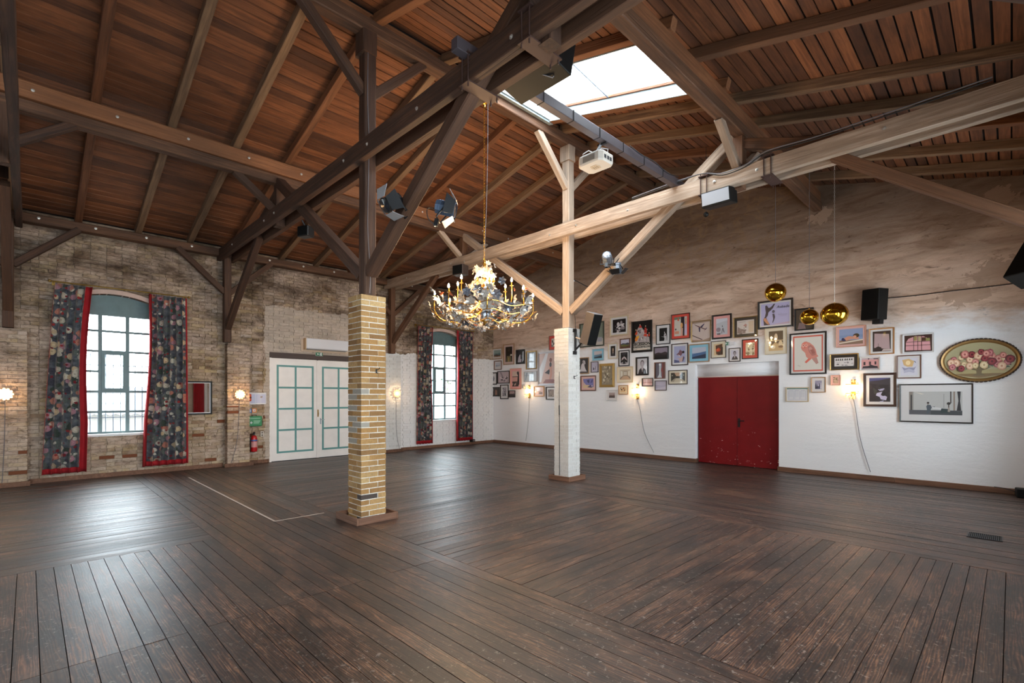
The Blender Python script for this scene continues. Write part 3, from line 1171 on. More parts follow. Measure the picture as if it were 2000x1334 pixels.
T0, T1, T2 = -12.62, -8.87, -4.30
truss(T0, 'dark roof truss along the left edge of the photo', 5.0, False, M_SHADED)
truss(T1, 'nearer roof truss standing on the yellow brick pillar', 3.13, True, M_SHADED)
truss(T2, 'farther pale roof truss standing on the white pillar', 3.17, True, M_LIT, M_TIMBER)

# ---------------------------------------------------------------- brick pillars
PBM = [MB().box((0, 0, 0), (1, 1, 1), None, 0.011).mesh('brick', M_BRICK) for q in range(6)]
PBD = [MB().box((0, 0, 0), (1, 1, 1), None, 0.012).mesh('brick', M_BRICK_DK) for q in range(2)]
PBG = [MB().box((0, 0, 0), (1, 1, 1), None, 0.012).mesh('brick', M_BRICK_GR) for q in range(2)]
PBW = [MB().box((0, 0, 0), (1, 1, 1), None, 0.012).mesh('brick', M_BRICK_W) for q in range(6)]


def pillar(cx_, cy_, label, meshes, mort, plinth, white):
    t = thing('brick_pillar', (cx_, cy_, 0), label, 'pillar')
    W = 0.38
    MB().box2((cx_ - W / 2 + 0.006, cy_ - W / 2 + 0.006, 0), (cx_ + W / 2 - 0.006, cy_ + W / 2 - 0.006, 3.15)).build('mortar_core', mort, t)
    for k in range(41):
        z = k * CRS + 0.006 + BR_H / 2
        for q in range(4):
            # pinwheel of four stretchers round the core, mirrored every other course
            off = (W - 0.25) / 2 * (1 if k % 2 else -1)
            c = Vector((off, -W / 2 + 0.06, 0))
            c.rotate(Matrix.Rotation(q * PI / 2, 3, 'Z'))
            ln, th = (0.25, 0.12) if q % 2 == 0 else (0.12, 0.25)
            me = random.choice(meshes)
            if not white:
                if q == 1 and k in (4, 0) or q == 1 and k == 5: me = random.choice(PBD) if k != 5 else me
                if q == 0 and 14 <= k <= 23 and random.random() < 0.6: me = random.choice(PBG)
            g = random.uniform(-0.004, 0.004)
            M = Matrix.Translation((cx_ + c.x, cy_ + c.y, z)) @ Matrix.Rotation(random.uniform(-.008, .008), 4, 'Z') @ Matrix.Diagonal((ln + g, th + g, BR_H + random.uniform(-.004, .003), 1))
            inst('brick', me, M, t)
    a = W / 2 + plinth
    for q in range(4):
        R = Matrix.Translation((cx_, cy_, 0)) @ Matrix.Rotation(q * PI / 2, 4, 'Z')
        beam_len = 2 * a - (0.056 if q % 2 else 0)
        b = MB().box((0, -a + 0.014, 0.048), (beam_len, 0.028, 0.096), None, 0.002)
        fillet(b.build('plinth_board', M_SKIRT, t, R), 0.003)
    return t


P1, P2 = (7.295, -8.90), (7.195, -4.27)
pil1 = pillar(P1[0], P1[1], 'bare yellow brick pillar with white joints in the foreground', PBM, M_MORTAR, 0.125, False)
pil2 = pillar(P2[0], P2[1], 'white-painted brick pillar carrying a tilted loudspeaker', PBW, M_MORTAR_W, 0.085, True)


def coat_hook(parent, M):
    h = MB()
    h.box((0, 0, 0.004), (0.02, 0.06, 0.008))
    h.tube([(0, 0.02, 0.006), (0, 0.02, 0.05), (0.004, 0.03, 0.075), (0.006, 0.05, 0.08)], 0.006, 6)
    h.tube([(0, -0.015, 0.006), (0, -0.03, 0.03), (0, -0.02, 0.045)], 0.005, 6)
    h.build('coat_hook', M_BLACKM, parent, M)


p = on_x(735, 725, P1[0] + 0.19)
coat_hook(pil1, frame((P1[0] + 0.19, p.y, p.z), (0, 1, 0), (0, 0, 1)))
p = on_x(1121, 737, P2[0] + 0.19)
coat_hook(pil2, frame((P2[0] + 0.19, p.y, p.z), (0, 1, 0), (0, 0, 1)))
yy = P2[1] - 0.196
MB().tube([(P2[0] - 0.05, yy, 2.25), (P2[0] - 0.05, yy, 1.55)], 0.004).tube([(P2[0] - .05, yy, 1.55), (P2[0] - .045, yy, 1.35)], 0.011).tube([(P2[0] - .045, yy, 1.35), (P2[0] - .04, yy, 0.1)], 0.0065).build('black_cable', M_CORDB, pil2)

# ---------------------------------------------------------------- pilasters on the window wall


def pilaster(name, y0, y1, label, white, top=3.06):
    d = 0.24
    t = thing(name, (XL, (y0 + y1) / 2, 0), kind='structure')
    t['label'] = label
    MB().box2((XL - 0.02, y0 + 0.008, 0), (XL + d - 0.008, y1 - 0.008, top - 0.02)).build('mortar_core', M_MORTAR_W if white else M_WALLJ, t)
    ms = PBW if white else BMESH
    w = y1 - y0
    for k in range(int(top / CRS)):
        z = k * CRS + 0.006 + BR_H / 2
        cs = [0.25, w - 0.262] if k % 2 else [0.12, 0.25, w - 0.394]
        yq = y0
        for i, ln in enumerate(cs):
            dep = 0.25 if (k % 2) == 0 and i == 0 else 0.12
            pr = random.uniform(-0.003, 0.008)
            M = Matrix.Translation((XL + d - dep / 2 + pr, yq + ln / 2, z)) @ Matrix.Diagonal((dep, ln, BR_H, 1))
            inst('brick', random.choice(ms), M, t)
            yq += ln + 0.012
        if k % 2:
            M = Matrix.Translation((XL + 0.06, y0 + 0.12, z)) @ Matrix.Diagonal((0.115, 0.24, BR_H, 1))
            inst('brick', random.choice(ms), M, t)
    return t


pilaster('trim_1', -12.88, -12.36, 'lamplit whitewashed brick pier at the left edge', False)
pilaster('trim_2', -8.88, -8.38, 'whitewashed brick pier beside the white double door', False)
pilaster('trim_3', -4.55, -4.02, 'white-painted brick pier behind the yellow pillar', True)

# ---------------------------------------------------------------- skirting boards
bl = thing('baseboard_left', (XL, -6, 0), kind='structure')
for y0, y1, x in ((-13.4, -12.9, XL), (-12.95, -12.32, XL + .25), (-12.34, -8.92, XL), (-8.95, -8.30, XL + .25), (-8.32, -7.85, XL), (-5.22, -4.6, XL), (-4.62, -3.95, XL + .25), (-3.97, YB - 0.03, XL)):
    fillet(MB().box2((x, y0, 0.001), (x + 0.03, y1, 0.095), 0.002).build('skirting_board', M_SKIRT, bl), 0.004)
bb = thing('baseboard_back', (7, YB, 0), kind='structure')
for x0, x1 in ((XL + .03, 1.9), (1.905, 4.2), (4.205, 7.93), (9.93, 12.1), (12.105, XR - .02)):
    fillet(MB().box2((x0, YB - 0.04, 0.001), (x1, YB + 0.0, 0.1), 0.002).build('skirting_board', M_SKIRT, bb), 0.004)
MB().box2((7.93, YB - 0.04, 0.001), (7.96, YB + 0.13, 0.1)).build('skirting_return', M_SKIRT, bb)

# ================================================================== windows
ROWS = [0.92, 1.40, 1.84, 2.72, 3.16, 3.50]


def make_window(name, M, grille, frost):
    """steel window in local (u right, v up, n into the room); glass plane at n = -0.2"""
    t = bpy.data.objects.new(name, None)
    link(t, None, M)
    tag(t, kind='structure')
    n0 = -0.22

    def bar(nm, u0, u1, v0, v1, d=0.05, mt=M_TEAL):
        return MB().box2((u0, v0, n0 - d / 2), (u1, v1, n0 + d / 2)).build(nm, mt, t, M)
    bar('frame_jamb', -0.75, -0.70, 0.92, 3.78)
    bar('frame_jamb', 0.70, 0.75, 0.92, 3.78)
    bar('frame_rail', -0.70, 0.70, 0.92, 0.97)
    pts = [(-0.70 + 1.4 * k / 12, arch_z(-0.70 + 1.4 * k / 12)) for k in range(13)]
    MB().prism([(-0.70, 3.50), (0.70, 3.50)] + pts[::-1], n0 - 0.03, n0 + 0.03).build('arched_head_panel', M_TEAL, t, M)
    for u in (-0.235, 0.235):
        bar('mullion', u - 0.034, u + 0.034, 0.97, 3.50, 0.055)
    for v in (1.40, 1.84, 2.72, 3.16):
        for u0, u1 in ((-0.70, -0.257), (-0.213, 0.213), (0.257, 0.70)):
            bar('glazing_bar', u0, u1, v - 0.024, v + 0.024, 0.045)
    for u0, u1 in ((-0.70, -0.257), (0.257, 0.70)):
        bar('glazing_bar', u0, u1, 2.256, 2.304, 0.045)
    # opening casement in the middle column
    MB().ring(0.426, 0.85, 0.06, 0.04).build('casement', M_TEAL, t, M @ Matrix.Translation((0, 2.28, n0)))
    cols = [(-0.70, -0.257), (-0.213, 0.213), (0.257, 0.70)]
    for ci, (u0, u1) in enumerate(cols):
        vs = [0.97, 1.40, 1.84, 2.28, 2.72, 3.16, 3.50]
        if ci == 1: vs.remove(2.28)
        for a, b in zip(vs[:-1], vs[1:]):
            mt = M_FROST if (frost and b < 1.9) else M_PANE
            MB().box2((u0, a, n0 - 0.003), (u1, b, n0 + 0.003)).build('pane', mt, t, M)
    MB().box2((-0.75, 0.88, -0.2), (0.75, 0.925, 0.03)).build('window_sill', M_WHITE, t, M)
    if grille:
        for k in range(11):
            u = -0.65 + k * 0.13
            MB().tube([(u, 0.95, n0 - 0.12), (u, 2.68, n0 - 0.12)], 0.011, 5).build('grille_bar', M_GREYM, t, M)
        for v in (1.27, 2.42):
            MB().tube([(-0.7, v, n0 - 0.12), (0.7, v, n0 - 0.12)], 0.011, 5).build('grille_rail', M_GREYM, t, M)
    # plastered arch band on the wall face
    b = MB()
    n = 14
    for k in range(n + 1):
        u = -0.80 + 1.6 * k / n
        z = 3.78 + 0.19 * (1 - (u / 0.8) ** 2)
        for dv, nn in ((-0.02, -0.2), (-0.02, 0.028), (0.07, 0.028), (0.07, -0.02)):
            b.v.append((u, z + dv, nn))
    for k in range(n):
        for q in range(3):
            b.f.append([k * 4 + q, k * 4 + 4 + q, k * 4 + 5 + q, k * 4 + 1 + q])
            b.c.append(None)
    b.build('arch_band', flat('pinkish_plaster', 'cfb3a6', 0.85, var=0.1), t, M)
    return t


make_window('window_1', left_wall((XL, WIN_L[1], 0)), True, False)
make_window('window_2', left_wall((XL, WIN_L[2], 0)), False, True)
make_window('window_4', left_wall((XL, WIN_L[0], 0)), False, False)
for k, y in enumerate(WIN_R):
    make_window('window_%d' % (5 + k), right_wall((XR, y, 0)), False, False)

# outside the left windows: a low shed with a corrugated roof, pale paving, a hedge
gnd = MB().box2((-40, -40, -0.6), (-0.5, 30, -0.4)).build('yard_ground', flat('pale_paving', 'b4b0aa', 0.9))
tag(gnd, kind='structure')
shed = thing('shed', (-7, -13, -0.4), 'pale low shed with corrugated roof outside the left window', 'shed')
MB().box2((-9.5, -24, -0.4), (-6.5, -5.0, 1.15)).build('shed_wall', flat('pale_render', '7d7c7a', 0.9), shed)
cr = MB()
nn = 150
for k in range(nn + 1):
    y = -24.2 + 19.4 * k / nn
    w = 0.03 * math.sin(k * PI)if False else (0.03 if k % 2 else -0.03)
    cr.v += [(-6.3, y, 1.15 + w), (-9.7, y, 2.1 + w)]
for k in range(nn):
    cr.f.append([2 * k, 2 * k + 2, 2 * k + 3, 2 * k + 1])
    cr.c.append(None)
cr.build('corrugated_roof', flat('fibre_cement', '54575a', 0.9), shed)
hg = MB()
for k in range(2600):
    y, x, z = random.uniform(-4.5, 14), random.uniform(-12, -9), random.uniform(-0.4, 3.0)
    a, b_, s = random.uniform(0, 6.28), random.uniform(-1, 1), random.uniform(0.08, 0.16)
    u = Vector((math.cos(a), math.sin(a), b_)).normalized() * s
    v = u.cross(Vector((0.3, 0.5, 0.8))).normalized() * s * 0.6
    p = Vector((x, y, z))
    hg.add([p - u, p + v, p + u, p - v], [(0, 1, 2, 3)])
tag(hg.build('hedge_leaves', flat('hedge_green', '36452e', 0.8)), 'green hedge outside the far curtained window', 'hedge', kind='stuff')

# ================================================================== white double door
DM = left_wall((XL, 0, 0))
d1 = thing('door_1', (XL, -6.54, 0), kind='structure')
MB().box2((-7.83, 2.76, -0.2), (-5.25, 2.90, 0.02)).build('lintel', timber('dark_lintel', hx('2a201c'), hx('4a3b36'), hx('5d4d48')), d1, DM)
MB().box2((-7.83, -0.02, -0.24), (-5.25, 2.76, -0.13)).build('light_seal', M_BLACK, d1, DM)  # unseen slab added to stop daylight leaking round the leaves
for u in (-7.83, -5.30):
    MB().box2((u, 0, -0.2), (u + 0.05, 2.76, -0.01)).build('door_jamb', M_CREAM, d1, DM)
for u0, u1 in ((-7.78, -6.565), (-6.515, -5.30)):
    leaf = fillet(MB().box2((u0, 0.012, -0.09), (u1, 2.755, -0.03)).build('door_leaf', M_CREAM, d1, DM), 0.004)
    a, b = (u0 + 0.14, u1 - 0.09) if u0 < -7 else (u0 + 0.1, u1 - 0.14)
    w = 0.05
    for z in (0.24, 0.83, 1.40, 1.97, 2.55):
        MB().box2((a, z - w / 2, -0.03), (b, z + w / 2, -0.024)).build('teal_rail', M_TEALDOOR, leaf, DM)
    for u in (a + w / 2, (a + b) / 2, b - w / 2):
        MB().box2((u - w / 2, 0.24, -0.03), (u + w / 2, 2.55, -0.0235)).build('teal_stile', M_TEALDOOR, leaf, DM)
MB().box2((-6.575, 0.012, -0.03), (-6.505, 2.74, -0.008)).build('cover_batten', M_CREAM, d1, DM)
MB().box2((-6.555, 1.16, -0.008), (-6.525, 1.36, 0.004)).tube([(-6.54, 1.2, 0.0), (-6.54, 1.2, 0.03), (-6.54, 1.28, 0.035)], 0.008).build('bolt_latch', M_BRASS, d1, DM)
MB().box2((-6.475, 0.95, -0.03), (-6.44, 1.12, -0.022)).tube([(-6.457, 1.075, -0.022), (-6.457, 1.075, 0.02), (-6.36, 1.075, 0.02)], 0.009).build('lever_handle', M_STEEL, d1, DM)

ac = thing('air_heater', (XL, -6.36, 3.0), 'long white wall heater on a board above the double door', 'heater')
fillet(MB().box2((-7.02, 2.97, 0.0), (-5.66, 3.30, 0.03)).build('back_board', flat('pale_board', 'cbb39c', 0.7), ac, DM), 0.004)
fillet(MB().box2((-6.95, 3.04, 0.03), (-5.72, 3.33, 0.21)).build('casing', M_PLAST, ac, DM), 0.03, 4)
MB().box2((-6.9, 3.025, 0.06), (-5.77, 3.04, 0.18)).build('air_outlet', flat('grey_slot', '8f8b8b', 0.6), ac, DM)
MB().box2((-6.96, 3.02, 0.03), (-6.945, 3.33, 0.2)).build('end_panel', flat('yellowed_plastic', 'cfae88', 0.5), ac, DM)


def exit_sign(M, label, w=0.18, h=0.11, extra=0.0):
    t = thing('exit_sign', M.translation, label, 'sign')
    fillet(MB().box2((-w / 2, -h / 2, 0), (w / 2 + extra, h / 2, 0.025)).build('sign_body', M_PLAST, t, M), 0.003)
    MB().box2((-w / 2 + 0.004, -h / 2 + 0.004, 0.025), (w / 2 - 0.004, h / 2 - 0.004, 0.0262)).build('green_face', M_GREEN, t, M)
    m = MB()
    m.prism([(-0.065, 0.005), (-0.04, 0.033), (-0.04, 0.015), (-0.012, 0.015), (-0.012, -0.012), (-0.04, -0.012), (-0.04, -0.028)], 0.0262, 0.027)
    m.box2((0.035, -0.04, 0.0262), (0.07, 0.042, 0.027))
    m.prism([(0.012, 0.02), (0.024, 0.03), (0.03, 0.005), (0.022, -0.035), (0.008, -0.035), (0.014, -0.005)], 0.0262, 0.0272)
    m.build('pictogram', M_PAPER, t, M)


exit_sign(left_wall((XL + 0.03, -6.53, 2.915)), 'small green emergency exit sign under the white wall heater', 0.2, 0.1)

# ================================================================== red double door
rd = thing('door_2', (8.95, YB + 0.14, 0), kind='structure')
RM = back_wall((0, YB + 0.14, 0))
for x0, x1 in ((7.97, 8.955), (8.963, 9.93)):
    fillet(MB().box2((x0, 0.012, -0.03), (x1, 2.225, 0.02)).build('door_leaf', M_RED, rd, RM), 0.004)
hd = MB().box2((8.985, 0.97, 0.02), (9.03, 1.19, 0.032)).tube([(9.007, 1.13, 0.032), (9.007, 1.13, 0.075), (9.15, 1.13, 0.075)], 0.011, 8)
hd.build('lever_handle', M_BLACKM, rd, RM)
MB().box2((7.94, 2.225, -0.02), (9.95, 2.25, 0.03)).build('head_strip', flat('pinkish_head_strip', 'c9b2a6', 0.8), rd, RM)

# ================================================================== things on the window wall
# framed mirror
mi = thing('wall_mirror', (XL, -9.43, 1.3), 'black-framed wall mirror beside the right curtain of the near window', 'mirror')
mM = left_wall((XL + 0.018, -9.44, 1.70))
MB().ring(0.56, 0.80, 0.035, 0.03).build('mirror_frame', M_BLACK, mi, mM)
MB().ring(0.495, 0.735, 0.018, 0.02).build('inner_slip', M_PAPER, mi, mM)
MB().box2((-0.235, -0.355, 0.004), (0.235, 0.355, 0.008)).build('mirror_glass', M_MIRROR, mi, mM)
# what the mirror shows of the far side of the hall
rc = thing('stage_curtain', (XR, -6.3, 0), 'red stage curtain with white edge seen only in the wall mirror', 'curtain')
cv = MB()
for k in range(41):
    y = -6.62 + 0.47 * k / 40
    x = XR - 0.12 - 0.03 * math.sin(k * 0.9)
    cv.v += [(x, y, 0.05), (x, y, 4.6)]
for k in range(40):
    cv.f.append([2 * k, 2 * k + 2, 2 * k + 3, 2 * k + 1])
    cv.c.append(None)
cv.build('cloth', M_REDCLOTH, rc, smooth=True)
MB().box2((XR - 0.14, -6.15, 0.05), (XR - 0.1, -6.04, 4.6)).build('white_edge', M_WHITE, rc)
MB().box2((XR - 0.2, -6.75, 4.58), (XR - 0.04, -5.9, 4.66)).build('hanging_rail', M_BLACKM, rc)

# fire extinguisher
fx = thing('fire_extinguisher', (XL + 0.1, -8.24, 0.3), 'red fire extinguisher hanging beside the white double door', 'fire extinguisher')
fM = Matrix.Translation((XL + 0.11, -8.24, 0.32))
MB().lathe([(0.05, 0), (0.072, 0.012), (0.075, 0.03), (0.075, 0.34), (0.068, 0.38), (0.045, 0.41), (0.028, 0.42)], 20).build('cylinder', M_EXTRED, fx, fM, True)
MB().lathe([(0.0762, 0.12), (0.0762, 0.26)], 20, cap=False).build('white_label', flat('label_print', 'c98a85', 0.5), fx, fM, True)
MB().lathe([(0.0763, 0.275), (0.0763, 0.31)], 20, cap=False).build('blue_band', M_BLUE, fx, fM, True)
MB().lathe([(0.02, 0.42), (0.02, 0.46), (0.026, 0.465), (0.026, 0.49)], 12).box((0.03, 0, 0.50), (0.12, 0.018, 0.014)).box((0.035, 0, 0.475), (0.1, 0.016, 0.012)).build('valve', M_BLACKM, fx, fM)
MB().tube([(0, -0.02, 0.46), (0, -0.08, 0.46), (0.01, -0.105, 0.36), (0.01, -0.1, 0.2), (0.01, -0.095, 0.08)], 0.012, 8).build('hose', M_BLACK, fx, fM)
MB().box((-0.09, 0, 0.3), (0.03, 0.05, 0.1)).build('wall_bracket', M_BLACKM, fx, fM)

fa = thing('first_aid_box', (XL, -8.2, 0.96), 'green first aid case with white cross beside the double door', 'first aid box')
aM = left_wall((XL + 0.02, -8.215, 1.10))
fillet(MB().box2((-0.165, -0.13, 0), (0.165, 0.13, 0.11)).build('case', flat('first_aid_green', '1f7a45', 0.45), fa, aM), 0.02, 3)
MB().tube([(-0.05, 0.13, 0.05), (-0.045, 0.155, 0.05), (0.045, 0.155, 0.05), (0.05, 0.13, 0.05)], 0.008).build('carry_handle', M_BLACK, fa, aM)
c_ = MB().box2((-0.125, -0.045, 0.11), (-0.065, -0.025, 0.1112)).box2((-0.105, -0.065, 0.11), (-0.085, -0.005, 0.1112))
c_.build('white_cross', M_PAPER, fa, aM)
for v, a, b in ((0.01, -0.04, 0.12), (-0.02, -0.04, 0.11), (-0.05, -0.04, 0.09), (0.075, -0.14, 0.12)):
    MB().box2((a, v - 0.007, 0.11), (b, v + 0.007, 0.1112)).build('printed_line', flat('pale_green_print', '9cc4a8', 0.6), fa, aM)


def square_sign(y, z, mt, label, w=0.105):
    M = left_wall((XL + 0.015, y, z))
    t = thing('safety_sign', M.translation, label, 'sign')
    MB().box2((-w / 2, -w / 2, 0), (w / 2, w / 2, 0.004)).build('sign_plate', mt, t, M)
    MB().ring(0.06, 0.06, 0.016, 0.0052).build('pictogram', M_PAPER, t, M)


square_sign(-8.315, 1.365, M_BLUE, 'blue square safety sign above the first aid case')
square_sign(-8.205, 1.372, M_ORANGE, 'orange square safety sign above the first aid case')
al = thing('alarm_horn', (XL, -8.34, 1.66), 'small orange-red alarm beacon beside the white notice board', 'alarm')
lM = left_wall((XL + 0.01, -8.335, 1.70))
MB().lathe([(0.03, -0.09), (0.045, -0.08), (0.045, -0.01)], 14, c=(0, 0, 0.06), M=Matrix.Rotation(-PI / 2, 3, 'X')).build('lower_lens', flat('orange_lens', 'd9532a', 0.3), al, lM, True)
MB().lathe([(0.046, -0.012), (0.046, 0.012)], 14, c=(0, 0, 0.06), M=Matrix.Rotation(-PI / 2, 3, 'X')).build('black_band', M_BLACK, al, lM)
MB().lathe([(0.045, 0.01), (0.045, 0.08), (0.03, 0.1)], 14, c=(0, 0, 0.06), M=Matrix.Rotation(-PI / 2, 3, 'X')).build('upper_lens', flat('orange_lens_top', 'd9532a', 0.3), al, lM, True)
nb = thing('notice_board', (XL, -8.12, 1.55), 'white framed notice board between brick pier and double door', 'notice board')
nM = left_wall((XL + 0.015, -8.12, 1.68))
MB().ring(0.40, 0.30, 0.014, 0.018).build('board_frame', M_PLAST, nb, nM)
MB().box2((-0.19, -0.14, 0.002), (0.19, 0.14, 0.004)).build('backing', M_PAPER, nb, nM)
for a in (-0.18, -0.05, 0.075):
    MB().box2((a, -0.12, 0.004), (a + 0.115, 0.11, 0.005)).build('paper_sheet', flat('bluish_paper', 'c3c2d6', 0.7), nb, nM)
so = thing('wall_socket', (XL, -8.02, 0.72), 'small cream wall socket right of the fire extinguisher', 'socket')
sM = left_wall((XL + 0.012, -8.02, 0.76))
fillet(MB().box2((-0.04, -0.07, 0), (0.04, 0.07, 0.02)).build('socket_plate', flat('cream_plastic', 'c9bcae', 0.5), so, sM), 0.004)
for v in (-0.033, 0.033):
    MB().lathe([(0.022, 0.0205), (0.022, 0.022)], 14, c=(0, v, 0)).build('socket_hole', flat('socket_shadow', '6d6257', 0.6), so, sM)
bxo = thing('floor_box', (XL + 0.15, -0.95, 0), 'small dark adaptor on the skirting under the far window', 'adaptor')
fillet(MB().box2((XL + 0.04, -1.07, 0.1), (XL + 0.16, -0.9, 0.19)).build('housing', M_BLACK, bxo), 0.015)
MB().box2((XL + 0.16, -1.0, 0.12), (XL + 0.163, -0.93, 0.17)).build('pale_panel', M_STEEL, bxo)


# ================================================================== curtains
def curtain(yt0, yt1, yb0, yb1, inner, label, folds, z1=4.03, z0=0.17, seed=0):
    """inner = 'r' when the edge next to the glass is the right one"""
    t = thing('curtain', (XL + 0.12, (yt0 + yt1) / 2, z0), label, 'curtain', 'floral curtains of the window wall')
    NU, NV = 72, 26
    rr = random.Random(seed)
    ph = [rr.uniform(0, 6.28) for _ in range(4)]

    def S(u, v, off=0.0):
        e = v ** 0.8
        y0 = yt0 + (yb0 - yt0) * e
        y1 = yt1 + (yb1 - yt1) * e
        bow = 0.05 * math.sin(PI * min(1, v * 1.35)) if v < 0.74 else 0.0
        if inner == 'r': y1 -= bow
        else: y0 += bow
        w = 0.062 * (0.75 + 0.4 * v)
        x = w * math.sin(2 * PI * folds * u + ph[0]) + 0.012 * math.sin(2 * PI * folds * 2.3 * u + ph[1] + v) + 0.012 * math.sin(3 * v + ph[2])
        yw = 0.024 * math.cos(2 * PI * folds * u + ph[0])
        return (XL + 0.13 + x + off, y0 + (y1 - y0) * u + yw, z1 + (z0 - z1) * v)

    def patch(name, u0, u1, v0, v1, mt):
        b = MB()
        nu, nv = max(2, int(NU * (u1 - u0)) + 1), max(2, int(NV * (v1 - v0)) + 1)
        for i in range(nu + 1):
            for j in range(nv + 1):
                u, v = u0 + (u1 - u0) * i / nu, v0 + (v1 - v0) * j / nv
                b.v.append(S(u, v))
                b.uv.append((u * (yt1 - yt0) * 1.9, (1 - v) * (z1 - z0)))
        for i in range(nu):
            for j in range(nv):
                b.f.append([i * (nv + 1) + j, (i + 1) * (nv + 1) + j, (i + 1) * (nv + 1) + j + 1, i * (nv + 1) + j + 1])
                b.c.append(None)
        o = b.build(name, mt, t, smooth=True)
        s = o.modifiers.new('thickness', 'SOLIDIFY')
        s.thickness = 0.004
        return o
    bi, bo, vb = 0.12, 0.022, 0.972
    ua, ub = (bo, 1 - bi) if inner == 'r' else (bi, 1 - bo)
    patch('cloth', ua, ub, 0, vb, M_FLORAL)
    patch('red_side_border', 0, ua, 0, 1, M_REDCLOTH)
    patch('red_side_border', ub, 1, 0, 1, M_REDCLOTH)
    patch('red_hem', ua, ub, vb, 1, M_REDCLOTH)


def curtain_rod(y0, y1, label):
    t = thing('curtain_rod', (XL + 0.13, (y0 + y1) / 2, 4.05), label, 'curtain rod')
    MB().tube([(XL + 0.13, y0, 4.06), (XL + 0.13, y1, 4.06)], 0.012, 8).build('rod', M_BRASS, t)
    for y in (y0, y1):
        MB().sphere((XL + 0.13, y, 4.06), 0.028, 12, 8).build('finial', M_BRASS, t, smooth=True)
    for y in (y0 + 0.06, (y0 + y1) / 2, y1 - 0.06):
        MB().tube([(XL, y, 4.05), (XL + 0.13, y, 4.05)], 0.008).box((XL + 0.006, y, 4.04), (0.012, 0.05, 0.1)).build('bracket', M_BRASS, t)
    for k in range(22):
        y = y0 + 0.12 + (y1 - y0 - 0.24) * k / 21
        if y0 + 0.62 < y < y1 - 0.72: continue
        pts = [(XL + 0.13 + 0.02 * math.cos(a), y, 4.055 + 0.02 * math.sin(a)) for a in np.linspace(0, 2 * PI, 9)]
        MB().tube(pts, 0.003, 4).build('ring', M_BRASS, t)


curtain(-11.97, -11.40, -12.17, -11.50, 'r', 'floral curtain on the left side of the near window', 5, seed=1)
curtain(-10.44, -9.72, -10.56, -9.69, 'l', 'floral curtain on the right side of the near window', 6, seed=2)
curtain(-3.32, -2.70, -3.36, -2.72, 'r', 'floral curtain on the left side of the far window', 5.5, seed=3)
curtain(-1.73, -1.02, -1.72, -1.04, 'l', 'floral curtain on the right side of the far window', 6, seed=4)
curtain_rod(-12.04, -9.66, 'thin brass curtain rod over the near window')
curtain_rod(-3.40, -0.94, 'thin brass curtain rod over the far window')

# ================================================================== wall lamps
WARM = (1.0, 0.66, 0.34)


def point(loc, watts, r=0.03, col=WARM):
    l = bpy.data.lights.new('bulb_light', 'POINT')
    l.energy = watts
    l.color = col
    l.shadow_soft_size = r
    o = bpy.data.objects.new('bulb_light', l)
    COL.objects.link(o)
    o.location = loc
    return o


def cord(t, pts, r=0.006, mt=M_CORD):
    n = len(pts)
    sm = []
    for i in range(n - 1):
        for k in range(6):
            f = k / 6
            p0, p1, p2, p3 = (Vector(pts[max(0, i - 1)]), Vector(pts[i]), Vector(pts[i + 1]), Vector(pts[min(n - 1, i + 2)]))
            sm.append(0.5 * ((2 * p1) + (p2 - p0) * f + (2 * p0 - 5 * p1 + 4 * p2 - p3) * f * f + (3 * p1 - p0 - 3 * p2 + p3) * f ** 3))
    sm.append(Vector(pts[-1]))
    return MB().tube(sm, r, 5).build('power_cord', mt, t)


def flower_lamp(M, label, cordpts):
    t = thing('flower_wall_lamp', M.translation, label, 'wall lamp')
    MB().lathe([(0.035, 0), (0.035, 0.012), (0.012, 0.02), (0.012, 0.05)], 14).build('back_plate', M_BRASS, t, M)
    pet = MB()
    pet.add([(0.03, 0, 0.05), (0.07, 0.032, 0.062), (0.11, 0.018, 0.075), (0.12, 0, 0.078), (0.11, -0.018, 0.075), (0.07, -0.032, 0.062)], [(0, 1, 2, 3, 4, 5)])
    me = pet.mesh('petal', M_SHADE)
    for k in range(11):
        inst('petal', me, M @ Matrix.Rotation(2 * PI * k / 11, 4, 'Z'), t)
    for k in range(9):
        inst('petal', me, M @ Matrix.Rotation(2 * PI * k / 9 + 0.2, 4, 'Z') @ Matrix.Translation((0, 0, 0.025)) @ Matrix.Scale(0.72, 4), t)
    MB().sphere((0, 0, 0.085), 0.028, 12, 8).build('bulb', M_BULB2, t, M, True)
    cord(t, cordpts, 0.005)
    point(M @ Vector((0, 0, 0.2)), 6, 0.025)
    return t


xp = XL + 0.25
flower_lamp(left_wall((xp, -8.62, 1.78)), 'sunflower-shaped glowing wall lamp on the pier by the double door',
            [(xp + 0.01, -8.62, 1.70), (xp + 0.012, -8.635, 1.2), (xp + 0.012, -8.68, 0.6), (xp + 0.012, -8.80, 0.1)])
flower_lamp(left_wall((xp, -4.2, 1.82)), 'sunflower-shaped glowing wall lamp on the white pier behind the yellow pillar',
            [(xp + 0.01, -4.2, 1.74), (xp + 0.012, -4.2, 1.0), (xp + 0.012, -4.17, 0.5), (xp + 0.012, -4.08, 0.1)])
flower_lamp(left_wall((xp, -12.66, 1.78)), 'glowing wall lamp just outside the left edge of the photo',
            [(xp + 0.01, -12.66, 1.70), (xp + 0.012, -12.67, 0.9), (xp + 0.012, -12.7, 0.1)])


